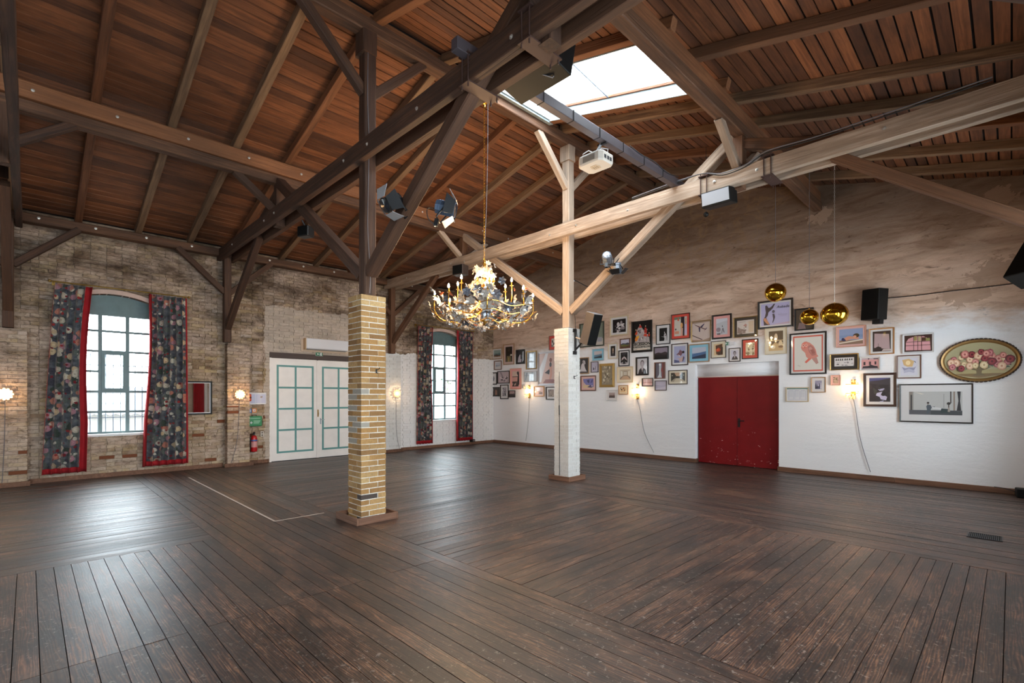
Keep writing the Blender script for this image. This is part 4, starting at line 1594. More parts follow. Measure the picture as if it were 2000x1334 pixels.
def crystal_lamp(px, py, label, ends, h=0.42):
    c = on_y(px, py, YB - 0.02)
    M = back_wall(c)
    t = thing('crystal_wall_lamp', c, label, 'wall lamp')
    MB().box2((-0.04, -h / 2, 0), (0.04, h / 2, 0.012)).build('back_plate', M_BRASS, t, M)
    MB().box((0, 0.02, 0.08), (0.13, 0.13, 0.09)).build('frosted_shade', flat('lit_frosted_shade', 'fff3dc', 0.5, emit=(1.0, 0.84, 0.58), es=12.0), t, M)
    w = MB()
    for v in (-0.09, 0.1):
        w.tube([(-0.11, v, 0.02), (-0.11, v, 0.16), (0.11, v, 0.16), (0.11, v, 0.02)], 0.005)
    w.tube([(0, -h / 2, 0.06), (0, h / 2, 0.06)], 0.005)
    w.build('wire_frame', M_GOLD, t, M)
    dr = MB().lathe([(0.001, -0.03), (0.013, -0.012), (0.009, 0.012), (0.001, 0.024)], 6)
    me = dr.mesh('crystal_drop', M_SHADE)
    rr = random.Random(px)
    for k in range(34):
        u = rr.uniform(-0.11, 0.11)
        v = rr.choice([-0.12, -0.15, -0.18, -0.08, 0.12, 0.15, 0.18]) + rr.uniform(-.02, .02)
        u *= 1 if abs(v) < 0.15 else 0.55
        inst('crystal_drop', me, M @ Matrix.Translation((u, v, rr.uniform(0.05, 0.17))) @ Matrix.Rotation(rr.uniform(0, 3), 4, 'X') @ Matrix.Scale(rr.uniform(0.8, 1.4), 4), t)
    pts = [on_y(x, y, YB - 0.03) for x, y in ends]
    cord(t, [c + Vector((0, -0.02, -h / 2))] + pts, 0.006)
    point(M @ Vector((0, 0.0, 0.3)), 4.5, 0.025)
    return t


crystal_lamp(1034, 765, 'amber crystal wall lamp nearest the room corner', [(1033, 800), (1031, 830), (1027, 861)], 0.46)
crystal_lamp(1245.5, 765, 'amber crystal wall lamp left of the red door', [(1250, 800), (1259, 845), (1277, 884)], 0.44)
crystal_lamp(1667, 760, 'amber crystal wall lamp right of the red door', [(1671, 800), (1681, 860), (1700, 922)], 0.40)

# ================================================================== loudspeakers, projector, stage lights


def cabinet(t, M, w, h, d, front='x', mt=M_BLACK):
    b = MB().box((0, 0, 0), (w, d, h)).build('cabinet', mt, t, M)
    fillet(b, 0.012, 3)
    return b


# tilted loudspeaker on the white pillar
sp = thing('bracket_loudspeaker', (P2[0] + 0.2, P2[1], 2.7), 'tilted grey-sided loudspeaker on a black bracket on the white pillar', 'loudspeaker')
cpt = Vector((P2[0] + 0.60, P2[1] + 0.02, 3.10))
SM = Matrix.Translation(cpt) @ Matrix.Rotation(-0.18, 4, 'Z') @ Matrix.Rotation(0.34, 4, 'Y')
M_SPK = flat('worn_grey_brown_cabinet', '574b44', 0.5, var=0.12)
fillet(MB().box((0, 0, 0), (0.24, 0.24, 0.64)).build('cabinet', M_SPK, sp, SM), 0.01, 2)
MB().box((0.122, 0, 0), (0.012, 0.225, 0.62)).build('front_grille', M_GRILLE, sp, SM)
MB().box((0, 0, 0.322), (0.235, 0.235, 0.006)).build('pale_top', flat('pale_top_panel', 'a9a5a8', 0.4), sp, SM)
pz = Vector((P2[0] + 0.20, P2[1] + 0.0, 2.86))
MB().tube([pz + Vector((0.02, 0, 0.22)), pz + Vector((0.02, 0, -0.2))], 0.022, 10).tube([pz + Vector((0.02, 0, -0.16)), pz + Vector((0.3, 0.01, 0.07))], 0.02, 8).build('wall_bracket', M_BLACKM, sp)
MB().box(pz + Vector((0.0, 0, 0.24)), (0.05, 0.09, 0.07)).box(pz + Vector((0.0, 0, -0.22)), (0.05, 0.09, 0.07)).build('mounting_foot', M_BLACKM, sp)
MB().tube([pz + Vector((0.02, 0, 0.1)), pz + Vector((0.36, 0.0, -0.02))], 0.014, 8).build('pale_arm', flat('pale_arm_metal', 'b9a48f', 0.5), sp)
cord(sp, [(P2[0] + 0.1, P2[1] - 0.02, 3.66), (P2[0] + 0.22, P2[1] - 0.02, 3.4), (P2[0] + 0.24, P2[1], 3.1), (P2[0] + 0.36, P2[1], 2.78), (cpt.x - 0.12, P2[1], 2.9)], 0.006, M_CORDB)

# plain black wall loudspeaker and the one at the right edge
c = on_y(1708, 595, YB - 0.2)
w1 = thing('wall_loudspeaker', c, 'upright black loudspeaker on the picture wall beside the gold balls', 'loudspeaker')
M = Matrix.Translation(c) @ Matrix.Rotation(-0.5, 4, 'Z') @ Matrix.Rotation(0.06, 4, 'Y')
cabinet(w1, M, 0.36, 0.62, 0.25)
MB().box((0, -0.128, 0), (0.34, 0.008, 0.6)).build('front_grille', M_GRILLE, w1, M)
MB().box((0.05, 0.05, -0.35), (0.16, 0.1, 0.09)).build('swivel_foot', M_BLACKM, w1, M)
MB().tube([c + Vector((0.03, 0.05, -0.1)), c + Vector((0.03, 0.2, -0.1))], 0.03).build('wall_arm', M_BLACKM, w1)
c = Vector((14.03, -1.2, 3.85))
w2 = thing('corner_loudspeaker', c, 'black loudspeaker cut off by the right edge above the oval painting', 'loudspeaker')
M = Matrix.Translation(c) @ Matrix.Rotation(-0.75, 4, 'Z') @ Matrix.Rotation(-0.55, 4, 'X')
cabinet(w2, M, 0.38, 0.75, 0.36)
MB().box((0, -0.184, 0), (0.36, 0.008, 0.73)).build('front_grille', M_GRILLE, w2, M)
MB().tube([c + Vector((0.05, 0.1, 0)), c + Vector((0.3, 0.6, 0.1)), (14.4, YB - 0.02, 3.95)], 0.025).build('wall_arm', M_BLACKM, w2)
wc = [on_y(x, y, YB - 0.03) for x, y in ((1728, 583), (1790, 577), (1860, 568), (1930, 560), (2010, 550))]
wcab = MB().tube(wc, 0.009, 5).build('speaker_cable', M_CORDB)
tag(wcab, 'thin black cable crossing the bare plaster on the right', 'cable')


def beam_speaker(name, label, c, M, w, h, d, face, tm, clampx):
    t = thing(name, c, label, 'loudspeaker')
    cabinet(t, M, w, h, d)
    if face:
        MB().box((0, -d / 2 - 0.003, 0.01), (w - 0.03, 0.006, h - 0.05)).build('pale_front', flat('pale_grey_baffle', 'aeb2bb', 0.45), t, M)
    for dx in clampx:
        x = c.x + dx
        b = MB()
        b.box((x, tm, 5.33), (0.16, 0.46, 0.014)).box((x, tm, 5.03), (0.16, 0.46, 0.014))
        for s in (-1, 1):
            for e in (-0.05, 0.05):
                b.tube([(x + e, tm + s * 0.205, 4.98), (x + e, tm + s * 0.205, 5.37)], 0.008, 6)
        b.build('beam_clamp', flat('rusty_clamp_plate', '4a3530', 0.6, 0.4), t)
    return t


c = Vector((10.45, T2 - 0.12, 4.93))
beam_speaker('beam_loudspeaker', 'pale-fronted loudspeaker clamped under the farther tie beam', c, Matrix.Translation(c) @ Matrix.Rotation(0.18, 4, 'X'), 0.46, 0.24, 0.3, True, T2, (-0.22, 0.75))
c = Vector((10.14, T1 + 0.43, 5.38))
bs = beam_speaker('beam_loudspeaker', 'large black loudspeaker under the nearer tie beam below the skylight', c, Matrix.Translation(c) @ Matrix.Rotation(-0.2, 4, 'X'), 0.74, 0.46, 0.42, False, T1, (-0.42, 0.46))
MB().tube([c + Vector((0.05, -.1, -0.19)), c + Vector((0.2, 0.05, -0.26)), c + Vector((0.33, 0.1, -0.1))], 0.006).build('loose_wire', M_CORD, bs)
c = Vector((4.03, T2 - 0.3, 4.90))
t = thing('small_loudspeaker', c, 'small dark loudspeaker under the farther tie beam behind the chandelier', 'loudspeaker')
M = Matrix.Translation(c) @ Matrix.Rotation(0.2, 4, 'Z')
fillet(MB().box((0, 0, 0), (0.34, 0.24, 0.25)).build('cabinet', flat('dark_brown_cabinet', '3a2c26', 0.6), t, M), 0.02, 3)
MB().box((0, -0.122, 0), (0.3, 0.006, 0.21)).build('front_grille', M_GRILLE, t, M)
MB().tube([c + Vector((0, 0.05, 0.1)), (c.x, T2 - 0.16, 5.1)], 0.02).build('hanger', M_BLACKM, t)
c = Vector((4.35, T1 + 0.28, 4.86))
t = thing('small_loudspeaker', c, 'small black box speaker under the nearer tie beam by the left wall', 'loudspeaker')
M = Matrix.Translation(c) @ Matrix.Rotation(0.4, 4, 'Z')
fillet(MB().box((0, 0, 0), (0.26, 0.18, 0.2)).build('cabinet', M_BLACKM, t, M), 0.02, 3)
MB().box((0, -0.092, 0), (0.22, 0.006, 0.16)).build('front_grille', M_GRILLE, t, M)
MB().tube([c + Vector((0, 0, 0.09)), c + Vector((0, -0.08, 0.22))], 0.015).build('hanger', M_BLACKM, t)

# projector on a rail laid across the two trusses
rl = thing('projector_rail', (9.72, -6.6, 5.31), 'long rectangular rail lying across both trusses under the skylight', 'rail')
fillet(MB().box2((9.67, T1 - 0.35, 5.315), (9.775, T2 + 0.1, 5.445)).build('rail_profile', flat('purplish_steel_rail', '5b5358', 0.5, 0.4), rl), 0.006)
for k in range(6):
    y = -7.9 + k * 0.58
    MB().box2((9.665, y, 5.312), (9.78, y + 0.012, 5.448)).build('cable_tie', M_BLACK, rl)
cord(rl, [(9.79, -6.0, 5.45), (9.80, -5.7, 5.42), (9.80, -5.3, 5.44), (9.80, -4.9, 5.40), (9.79, -4.5, 5.46)], 0.008, M_CORDB)
pj = thing('projector', (9.62, -6.6, 5.02), 'white ceiling projector hanging under the long rail', 'projector')
PM = Matrix.Translation((9.62, -6.62, 5.06)) @ Matrix.Rotation(0.0, 4, 'Z')
pb = MB()
w, d, h, r = 0.21, 0.165, 0.07, 0.05
ring = [(-w + r, -d), (w - r, -d), (w, -d + r), (w, d - r), (w - r, d), (-w + r, d), (-w, d - r), (-w, -d + r)]
for k, (s, z) in enumerate(((0.93, -h), (1.0, -h + 0.02), (1.0, h - 0.015), (0.95, h))):
    pb.v += [(x * s, y * s, z) for x, y in ring]
pb.f = [list(range(7, -1, -1)), list(range(24, 32))] + [[k * 8 + i, k * 8 + (i + 1) % 8, k * 8 + 8 + (i + 1) % 8, k * 8 + 8 + i] for k in range(3) for i in range(8)]
pb.c = [None] * len(pb.f)
pb.build('projector_body', flat('projector_white', 'd8cfc4', 0.4), pj, PM)
MB().prism([(-0.05, -0.06), (0.05, -0.06), (0.07, 0.0), (0.05, 0.06), (-0.05, 0.06), (-0.07, 0)], -0.076, -0.068).build('lamp_cover', flat('projector_cream', 'c9b79e', 0.5), pj, PM)
for x in (-0.03, 0.0, 0.03):
    MB().box((x, 0, -0.0765), (0.008, 0.06, 0.003)).build('vent_slot', flat('vent_shadow', '8d7a66', 0.7), pj, PM)
MB().box((-0.211 + 0.0, 0.0, 0.0), (0.004, 0.2, 0.08)).build('side_grille', flat('grey_grille', '77736f', 0.6), pj, PM)
MB().box((0.0, -0.166, 0.0), (0.2, 0.004, 0.08)).build('front_grille', flat('warm_grey_grille', '8d857c', 0.6), pj, PM)
for y in (-0.07, 0.0, 0.06):
    MB().box((0.211, y, -0.01), (0.004, 0.045, 0.05)).build('connector_panel', flat('dark_connectors', '3a3a3e', 0.5), pj, PM)
MB().lathe([(0.03, 0), (0.03, 0.05)], 12, c=(0, 0, 0.07)).tube([(0, 0, 0.1), (0.08, 0.02, 0.24)], 0.02).build('ceiling_mount', M_STEEL, pj, PM)
MB().box((0.1, 0.02, 0.225), (0.15, 0.04, 0.018)).build('rail_clamp', M_BLACKM, pj, PM)
MB().tube([(-0.14, -0.1, 0.07), (-0.15, -0.1, 0.13), (-0.08, -0.06, 0.17), (-0.02, -0.02, 0.13)], 0.007).tube([(0.12, 0.1, 0.07), (0.14, 0.1, 0.17), (0.06, 0.06, 0.2), (0.02, 0.02, 0.14)], 0.007).build('white_cable', M_PLAST, pj, PM)


def par_light(c, rz, rx, label, body_mt, doors=True, s=1.0, dark=False):
    t = thing('stage_light', c, label, 'stage light')
    M = Matrix.Translation(c) @ Matrix.Rotation(rz, 4, 'Z') @ Matrix.Rotation(rx, 4, 'X') @ Matrix.Scale(s, 4)
    MB().lathe([(0.06, -0.13), (0.085, -0.12), (0.09, -0.08), (0.09, 0.09), (0.1, 0.1), (0.1, 0.12)], 8).build('lamp_housing', body_mt, t, M)
    MB().lathe([(0.082, 0.121), (0.001, 0.126)], 16, cap=False).build('lens', flat('dark_lens', '22252c', 0.1), t, M)
    for k in range(5):
        MB().lathe([(0.0915, -0.09 + k * 0.03), (0.0955, -0.085 + k * 0.03), (0.0915, -0.08 + k * 0.03)], 8, cap=False).build('cooling_fin', body_mt, t, M)
    y = MB().tube([(-0.1, 0, 0.02), (-0.125, 0, 0.02), (-0.125, 0.16, -0.06), (0.125, 0.16, -0.06), (0.125, 0, 0.02), (0.1, 0, 0.02)], 0.01, 6)
    y.build('yoke', M_BLACKM, t, M)
    MB().box((0, 0.2, -0.075), (0.05, 0.09, 0.05)).tube([(-.04, 0.23, -0.08), (0.05, 0.25, -0.08)], 0.012).build('hook_clamp', M_BLACKM, t, M)
    if doors:
        pm = M_BLACKM if dark else flat('pale_barn_door', 'b4b6ba', 0.4, 0.3)
        for k in range(4):
            R = Matrix.Rotation(k * PI / 2, 4, 'Z') @ Matrix.Translation((0, 0.1, 0.12)) @ Matrix.Rotation(-0.75, 4, 'X')
            MB().prism([(-0.085, 0), (0.085, 0), (0.12, 0.15), (-0.12, 0.15)], -0.002, 0.002).build('barn_door', pm if k % 2 == 0 else M_BLACKM, t, M @ R)
    cord(t, [M @ Vector((0, 0.03, -0.13)), M @ Vector((0.08, 0.08, -0.2)), M @ Vector((0.1, 0.2, -0.16)), M @ Vector((0.03, 0.24, -0.08))], 0.006, M_CORDB)
    return t


M_SLB = flat('blue_grey_housing', '5a6c86', 0.4, 0.4)
M_SLG = flat('silver_housing', '8b93a0', 0.35, 0.6)
par_light(Vector((8.25, T1 - 0.2, 4.20)), PI, -2.2, 'black stage light on the dark strut right of the yellow pillar', M_BLACKM)
par_light(Vector((8.82, T1 + 0.22, 4.08)), -0.8, -1.8, 'blue stage light with pale barn doors on the dark strut', M_SLB)
par_light(Vector((8.36, T2 - 0.2, 4.36)), 0.5, -1.9, 'silver stage light on the pale strut above the tilted loudspeaker', M_SLG, False)
par_light(Vector((8.60, T2 - 0.22, 4.12)), 0.2, -3.0, 'pale stage light with dark barn doors pointing down from the pale strut', M_SLG, True, 0.85, True)
for q, (px, py) in enumerate(((1117, 548), (1153, 563))):
    c = at_depth(px, py, 10.6)
    t = thing('clip_spot', c, ['tiny white spot lamp beside the white pillar post', 'tiny black spot lamp under the pale strut'][q], 'spot lamp')
    MB().tube([c + Vector((-0.05, 0, 0)), c + Vector((0.06, 0.0, -0.01))], 0.022, 10).build('lamp_can', [M_PLAST, M_BLACK][q], t)
    tgt = Vector((P2[0] + 0.1, T2, c.z + 0.03)) if q == 0 else Vector((c.x - 0.08, T2, c.z + 0.14))
    MB().tube([c, tgt], 0.008).build('stem', M_BLACKM, t)
# cables along the farther tie beam
cb = thing('beam_cable', (10.5, T2, 5.3), 'loose pale cables strung along the farther tie beam', 'cable')
for off in (0.0, 0.03):
    cord(cb, [(8.9, T2 - 0.2, 5.33 + off), (9.7, T2 - 0.2, 5.36 + off), (10.2, T2 - 0.22, 5.37), (10.55, T2 - 0.22, 5.24 + off), (10.9, T2 - 0.22, 5.26 + off), (11.2, T2 - 0.2, 5.37 + off), (12.0, T2 - 0.2, 5.34 + off), (13.6, T2 - 0.2, 5.36 + off)], 0.009, M_CORD if off else M_CORDB)
pc = thing('post_cable', (XM, T1, 3.3), 'white cable running down the timber post above the yellow pillar', 'cable')
cord(pc, [(XM + 0.1, T1 - 0.04, 6.8), (XM + 0.1, T1 - 0.05, 6.0), (XM + 0.1, T1 - 0.03, 5.2), (XM + 0.1, T1 - 0.05, 4.2), (XM + 0.12, T1 - 0.02, 3.5), (XM + 0.14, T1 - 0.04, 3.2)], 0.005, M_CORD)

# ================================================================== pictures on the wall
def E_(cx_, cy_, rx, ry, c, n=18):
    return ([(cx_ + rx * math.cos(2 * PI * k / n), cy_ + ry * math.sin(2 * PI * k / n)) for k in range(n)], c)


def R_(x0, y0, x1, y1, c):
    return ([(x0, y0), (x1, y0), (x1, y1), (x0, y1)], c)


def P_(pts, c):
    return (pts, c)


def blotch(n, pal, seed, x0=0., y0=0., x1=1., y1=1., s=0.12):
    r = random.Random(seed)
    out = []
    for k in range(n):
        cx_, cy_ = r.uniform(x0, x1), r.uniform(y0, y1)
        a, m = r.uniform(0.4, 1) * s, r.randint(5, 8)
        pts = []
        for q in range(m):
            an = 2 * PI * q / m
            rr = a * r.uniform(0.6, 1.2)
            pts.append((min(1, max(0, cx_ + rr * math.cos(an))), min(1, max(0, cy_ + rr * math.sin(an)))))
        out.append((pts, r.choice(pal)))
    return out


BW = ['1a1816', '4a4648', '8f8a8d', 'c9c5c8', 'e6e2e3']


def portrait(bg, skin, hair, coat, seed=0):
    return [R_(0, 0, 1, 1, bg), P_([(0.08, 0), (0.2, 0.28), (0.4, 0.4), (0.6, 0.4), (0.82, 0.28), (0.95, 0)], coat),
            P_([(0.4, 0.3), (0.6, 0.3), (0.58, 0.5), (0.42, 0.5)], skin), E_(0.5, 0.68, 0.2, 0.23, hair), E_(0.5, 0.62, 0.15, 0.19, skin),
            E_(0.44, 0.65, 0.02, 0.014, hair), E_(0.56, 0.65, 0.02, 0.014, hair), R_(0.46, 0.53, 0.54, 0.545, hair),
            P_([(0.44, 0.36), (0.56, 0.36), (0.5, 0.1)], 'c9c5c8')]


def landscape(skyc, far_, mid, near_, sun=None):
    o = [R_(0, 0, 1, 1, skyc), P_([(0, 0.45), (0.25, 0.56), (0.5, 0.5), (0.8, 0.6), (1, 0.5), (1, 0), (0, 0)], far_),
         P_([(0, 0.32), (0.4, 0.4), (0.75, 0.3), (1, 0.36), (1, 0), (0, 0)], mid), P_([(0, 0.16), (0.5, 0.1), (1, 0.2), (1, 0), (0, 0)], near_)]
    if sun: o.append(E_(0.7, 0.78, 0.08, 0.1, sun))
    return o


def sea(top, band, low, base):
    return [R_(0, 0, 1, 1, top), R_(0, 0.3, 1, 0.52, band), P_([(0, 0.42), (1, 0.62), (1, 0), (0, 0)], low), P_([(0, 0.16), (1, 0.4), (1, 0), (0, 0)], base)]


def room(wallc, floorc, winc, dark):
    return [R_(0, 0, 1, 1, wallc), P_([(0, 0), (1, 0), (0.68, 0.38), (0.34, 0.38)], floorc), R_(0.34, 0.38, 0.68, 0.85, dark),
            R_(0.37, 0.45, 0.45, 0.8, winc), R_(0.48, 0.45, 0.55, 0.8, winc), R_(0.58, 0.45, 0.65, 0.8, winc),
            P_([(0, 0.15), (0.34, 0.42), (0.34, 0.38), (0, 0)], dark), P_([(1, 0.2), (0.68, 0.45), (0.68, 0.38), (1, 0.05)], dark),
            P_([(0.08, 0.3), (0.25, 0.42), (0.25, 0.8), (0.08, 0.92)], winc), P_([(0.78, 0.44), (0.94, 0.34), (0.94, 0.92), (0.78, 0.8)], winc)]


def group(bg, pal, seed):
    o = [R_(0, 0, 1, 1, bg)]
    r = random.Random(seed)
    for k in range(5):
        x = 0.14 + 0.18 * k + r.uniform(-.03, .03)
        h = 0.45 + r.uniform(-.1, .15)
        c = r.choice(pal)
        o += [P_([(x - 0.12, 0.05), (x + 0.12, 0.05), (x + 0.07, h), (x - 0.07, h)], c), E_(x, h + 0.09, 0.055, 0.085, r.choice(pal[-2:]))]
    return o


def abstract(bg, pal, seed, n=14, s=0.2):
    return [R_(0, 0, 1, 1, bg)] + blotch(n, pal, seed, s=s)


OWL = [R_(0, 0, 1, 1, 'd9d4cd'),
       P_([(0.38, 0.24), (0.44, 0.2), (0.68, 0.36), (0.62, 0.42)], 'd9695c'), P_([(0.62, 0.4), (0.68, 0.3), (0.82, 0.16), (0.9, 0.2), (0.84, 0.36), (0.76, 0.42)], 'b98a84'),
       P_([(0.3, 0.8), (0.24, 0.7), (0.27, 0.62), (0.4, 0.52), (0.44, 0.4), (0.52, 0.34), (0.66, 0.34), (0.8, 0.36), (0.9, 0.4), (0.84, 0.46), (0.8, 0.6), (0.72, 0.72), (0.58, 0.82), (0.44, 0.87), (0.36, 0.86)], 'd2867b'),
       P_([(0.5, 0.7), (0.6, 0.76), (0.72, 0.68), (0.79, 0.56), (0.8, 0.44), (0.66, 0.42), (0.54, 0.54)], 'b3716b'),
       P_([(0.52, 0.66), (0.62, 0.7), (0.74, 0.54), (0.62, 0.52)], 'c99088'), P_([(0.58, 0.6), (0.7, 0.62), (0.78, 0.5), (0.68, 0.47)], 'a35f5a'),
       E_(0.38, 0.75, 0.12, 0.1, 'dd7a6c'), E_(0.33, 0.74, 0.05, 0.055, 'e6a79c'), E_(0.44, 0.75, 0.05, 0.055, 'e6a79c'),
       E_(0.335, 0.75, 0.018, 0.02, '8f3f3a'), E_(0.435, 0.755, 0.018, 0.02, '8f3f3a'), P_([(0.37, 0.72), (0.4, 0.72), (0.378, 0.66)], '9a4a42'),
       P_([(0.1, 0.14), (0.2, 0.1), (0.24, 0.12), (0.14, 0.16)], 'c9c2ba')]
PLANE = [R_(0, 0, 1, 1, 'cbb6ad'), P_([(0, 0), (1, 0), (1, 0.15), (0.6, 0.05), (0, 0.1)], 'a98c78'), P_([(0, 1), (1, 1), (1, 0.94), (0, 0.9)], '9d826f'),
         P_([(0, 0.33), (0.04, 0.33), (0.62, 0.07), (0.52, 0.07), (0, 0.3)], '5b4440'),
         P_([(0.1, 0.88), (0.16, 0.86), (0.42, 0.74), (0.78, 0.58), (0.76, 0.54), (0.62, 0.6), (0.4, 0.69), (0.2, 0.8)], '6d4c4a'),
         P_([(0.46, 0.73), (0.54, 0.66), (0.7, 0.86), (0.66, 0.87)], '3c3450'), P_([(0.36, 0.7), (0.46, 0.67), (0.44, 0.46), (0.39, 0.48)], '3c3450'),
         P_([(0.72, 0.6), (0.78, 0.58), (0.84, 0.64), (0.81, 0.65)], '4a3f58'), P_([(0.68, 0.56), (0.72, 0.55), (0.7, 0.48), (0.67, 0.49)], 'b08a90')]
TOWER = [R_(0, 0, 1, 1, '0d0b0c'), P_([(0.12, 0.3), (0.2, 0.5), (0.16, 0.62), (0.3, 0.8), (0.42, 0.9), (0.52, 0.78), (0.62, 0.7), (0.72, 0.62), (0.76, 0.5), (0.88, 0.46), (0.9, 0.3)], 'b3a5a2')] + \
    blotch(26, ['d9d2cd', '8f8084', 'c4b8b6', '5d5256', 'a89a9c'], 5, 0.25, 0.34, 0.78, 0.72, 0.06) + \
    [P_([(0.34, 0.8), (0.42, 0.92), (0.52, 0.8)], 'c8392b'), P_([(0.14, 0.6), (0.24, 0.72), (0.28, 0.6), (0.2, 0.56)], 'd0502c'), P_([(0.62, 0.62), (0.66, 0.8), (0.74, 0.78), (0.78, 0.6)], 'b8352a'),
     P_([(0.58, 0.52), (0.66, 0.6), (0.78, 0.56), (0.76, 0.48)], 'd2442f'), P_([(0.82, 0.5), (0.86, 0.58), (0.93, 0.54), (0.9, 0.48)], 'c2452f'),
     P_([(0.14, 0.42), (0.2, 0.52), (0.32, 0.5), (0.3, 0.4), (0.18, 0.34)], 'e0862e'), E_(0.31, 0.5, 0.05, 0.05, 'e8b13c'), E_(0.41, 0.9, 0.025, 0.025, 'd9b79a'), E_(0.2, 0.74, 0.025, 0.025, 'd9b79a'),
     E_(0.7, 0.84, 0.025, 0.025, 'd9b79a'), E_(0.88, 0.6, 0.022, 0.022, 'd9b79a'), R_(0.06, 0.2, 0.94, 0.31, 'd8cdbf'), R_(0.06, 0.05, 0.94, 0.19, 'c9beb2'), R_(0.26, 0.055, 0.76, 0.1, 'e6d2c0')]
DANCE = [R_(0, 0, 1, 1, 'b3aed6'), P_([(0.1, 0.02), (0.32, 0.02), (0.24, 0.2), (0.18, 0.36), (0.24, 0.46), (0.26, 0.6), (0.34, 0.68), (0.42, 0.78), (0.5, 0.97), (0.45, 0.97), (0.36, 0.84), (0.27, 0.8), (0.2, 0.94), (0.15, 0.92), (0.15, 0.8), (0.17, 0.6), (0.14, 0.42), (0.08, 0.3)], '2c2434'),
         P_([(0.09, 0.34), (0.16, 0.36), (0.26, 0.16), (0.3, 0.02), (0.2, 0.08), (0.1, 0.24)], 'c98a66'), E_(0.44, 0.62, 0.05, 0.07, '4a4358'),
         P_([(0.4, 0.52), (0.47, 0.52), (0.5, 0.36), (0.46, 0.2), (0.42, 0.1), (0.4, 0.12), (0.43, 0.28)], '3a3448'), P_([(0.3, 0.02), (1, 0.1), (1, 0.02)], 'bfa3b4'),
         R_(0.6, 0.44, 0.92, 0.455, '7d789a'), R_(0.64, 0.38, 0.9, 0.39, '8883a6'), R_(0.6, 0.5, 0.74, 0.51, '8883a6')]
BIGBW = [R_(0, 0, 1, 1, 'b9b7b5'), R_(0, 0, 1, 0.2, '55555a'), R_(0.42, 0, 1, 0.17, '3f4245'), R_(0, 0.2, 0.07, 1, '8a8078'), R_(0.03, 0.2, 0.06, 0.86, '3d3a3d'), R_(0.07, 0.2, 0.09, 1, '9b9894'),
         R_(0.78, 0.5, 0.805, 1, '4a423f'), R_(0.84, 0.2, 0.87, 1, '8f7d70'), P_([(0.9, 0.2), (0.98, 0.2), (0.96, 0.6), (0.97, 1), (0.91, 1), (0.93, 0.6)], '232024'), R_(0.66, 0.3, 0.67, 0.9, '8d8b8a'),
         P_([(0.34, 0.05), (0.38, 0.05), (0.42, 0.2), (0.44, 0.32), (0.42, 0.42), (0.36, 0.44), (0.335, 0.36), (0.35, 0.2)], '4d565e'), E_(0.37, 0.495, 0.022, 0.045, '6b5d57'), P_([(0.345, 0.5), (0.395, 0.5), (0.39, 0.55), (0.35, 0.55)], '1d1b1d'),
         P_([(0.42, 0.34), (0.5, 0.36), (0.5, 0.33), (0.43, 0.3)], '5a6066'), P_([(0.44, 0.34), (0.62, 0.3), (0.66, 0.22), (0.46, 0.26)], 'd2d0d0'), P_([(0.62, 0.28), (0.74, 0.26), (0.76, 0.1), (0.6, 0.1)], '2b3a3c'),
         E_(0.755, 0.49, 0.035, 0.06, '2c2524'), R_(0.745, 0.3, 0.765, 0.45, '4d453f'), P_([(0.735, 0.14), (0.78, 0.14), (0.77, 0.32), (0.745, 0.32)], '9b8f84'), P_([(0.1, 0.98), (0.3, 0.9), (0.24, 0.88)], 'd8cfc2')]
DOG = [R_(0, 0, 1, 1, 'a9a8c6'), P_([(0, 0.2), (0.45, 0.12), (0.5, 0), (0, 0)], '55587f'), P_([(0.2, 0.5), (0.4, 0.62), (0.5, 0.78), (0.66, 0.72), (0.76, 0.6), (0.6, 0.4), (0.4, 0.42)], '7d5560'), E_(0.8, 0.63, 0.1, 0.08, '2b1c22'),
       P_([(0.25, 0.3), (0.5, 0.26), (0.85, 0.42), (0.8, 0.3), (0.7, 0.05), (0.45, 0.06), (0.45, 0.2)], 'c9a79e'), P_([(0.78, 0.05), (0.9, 0.3), (0.8, 0.4), (0.72, 0.1)], '4a4562'), P_([(0.3, 0.5), (0.5, 0.36), (0.56, 0.44)], 'd8c0bc')]
RECLINE = [R_(0, 0, 1, 1, '8d9cc0'), R_(0, 0.42, 1, 0.6, '7f93b8'), R_(0, 0, 1, 0.28, '8b6d5c'), P_([(0.0, 0.14), (1, 0.3), (1, 0.22), (0, 0.06)], 'e0d2c0'),
           P_([(0.08, 0.28), (0.12, 0.44), (0.24, 0.42), (0.3, 0.26), (0.2, 0.22)], '2a2c58'), P_([(0.2, 0.42), (0.4, 0.54), (0.6, 0.48), (0.8, 0.44), (0.84, 0.3), (0.5, 0.34), (0.3, 0.24)], 'd09078'),
           E_(0.72, 0.55, 0.13, 0.13, '2a1c1c'), E_(0.66, 0.48, 0.07, 0.08, 'd69a80')]
FALLS = [R_(0, 0, 1, 1, '2a2224'), R_(0, 0.82, 1, 1, '4a4a78'), P_([(0, 0.86), (0.5, 0.9), (1, 0.98), (1, 0.7), (0.4, 0.72), (0, 0.78)], '3a3238'), P_([(0.42, 0.52), (0.7, 0.56), (0.8, 0.48), (0.5, 0.45)], 'a8a4c4'),
         P_([(0.36, 0.36), (0.62, 0.42), (0.66, 0.3), (0.85, 0.2), (0.8, 0.06), (0.55, 0.1), (0.5, 0.2), (0.32, 0.26)], 'bcb7d4'), P_([(0.5, 0.02), (0.7, 0.06), (0.66, 0), (0.5, 0)], '8f8cb0')] + blotch(10, ['1d1718', '33292a', '3c3a32'], 3, 0, 0.3, 1, 0.7, 0.12)
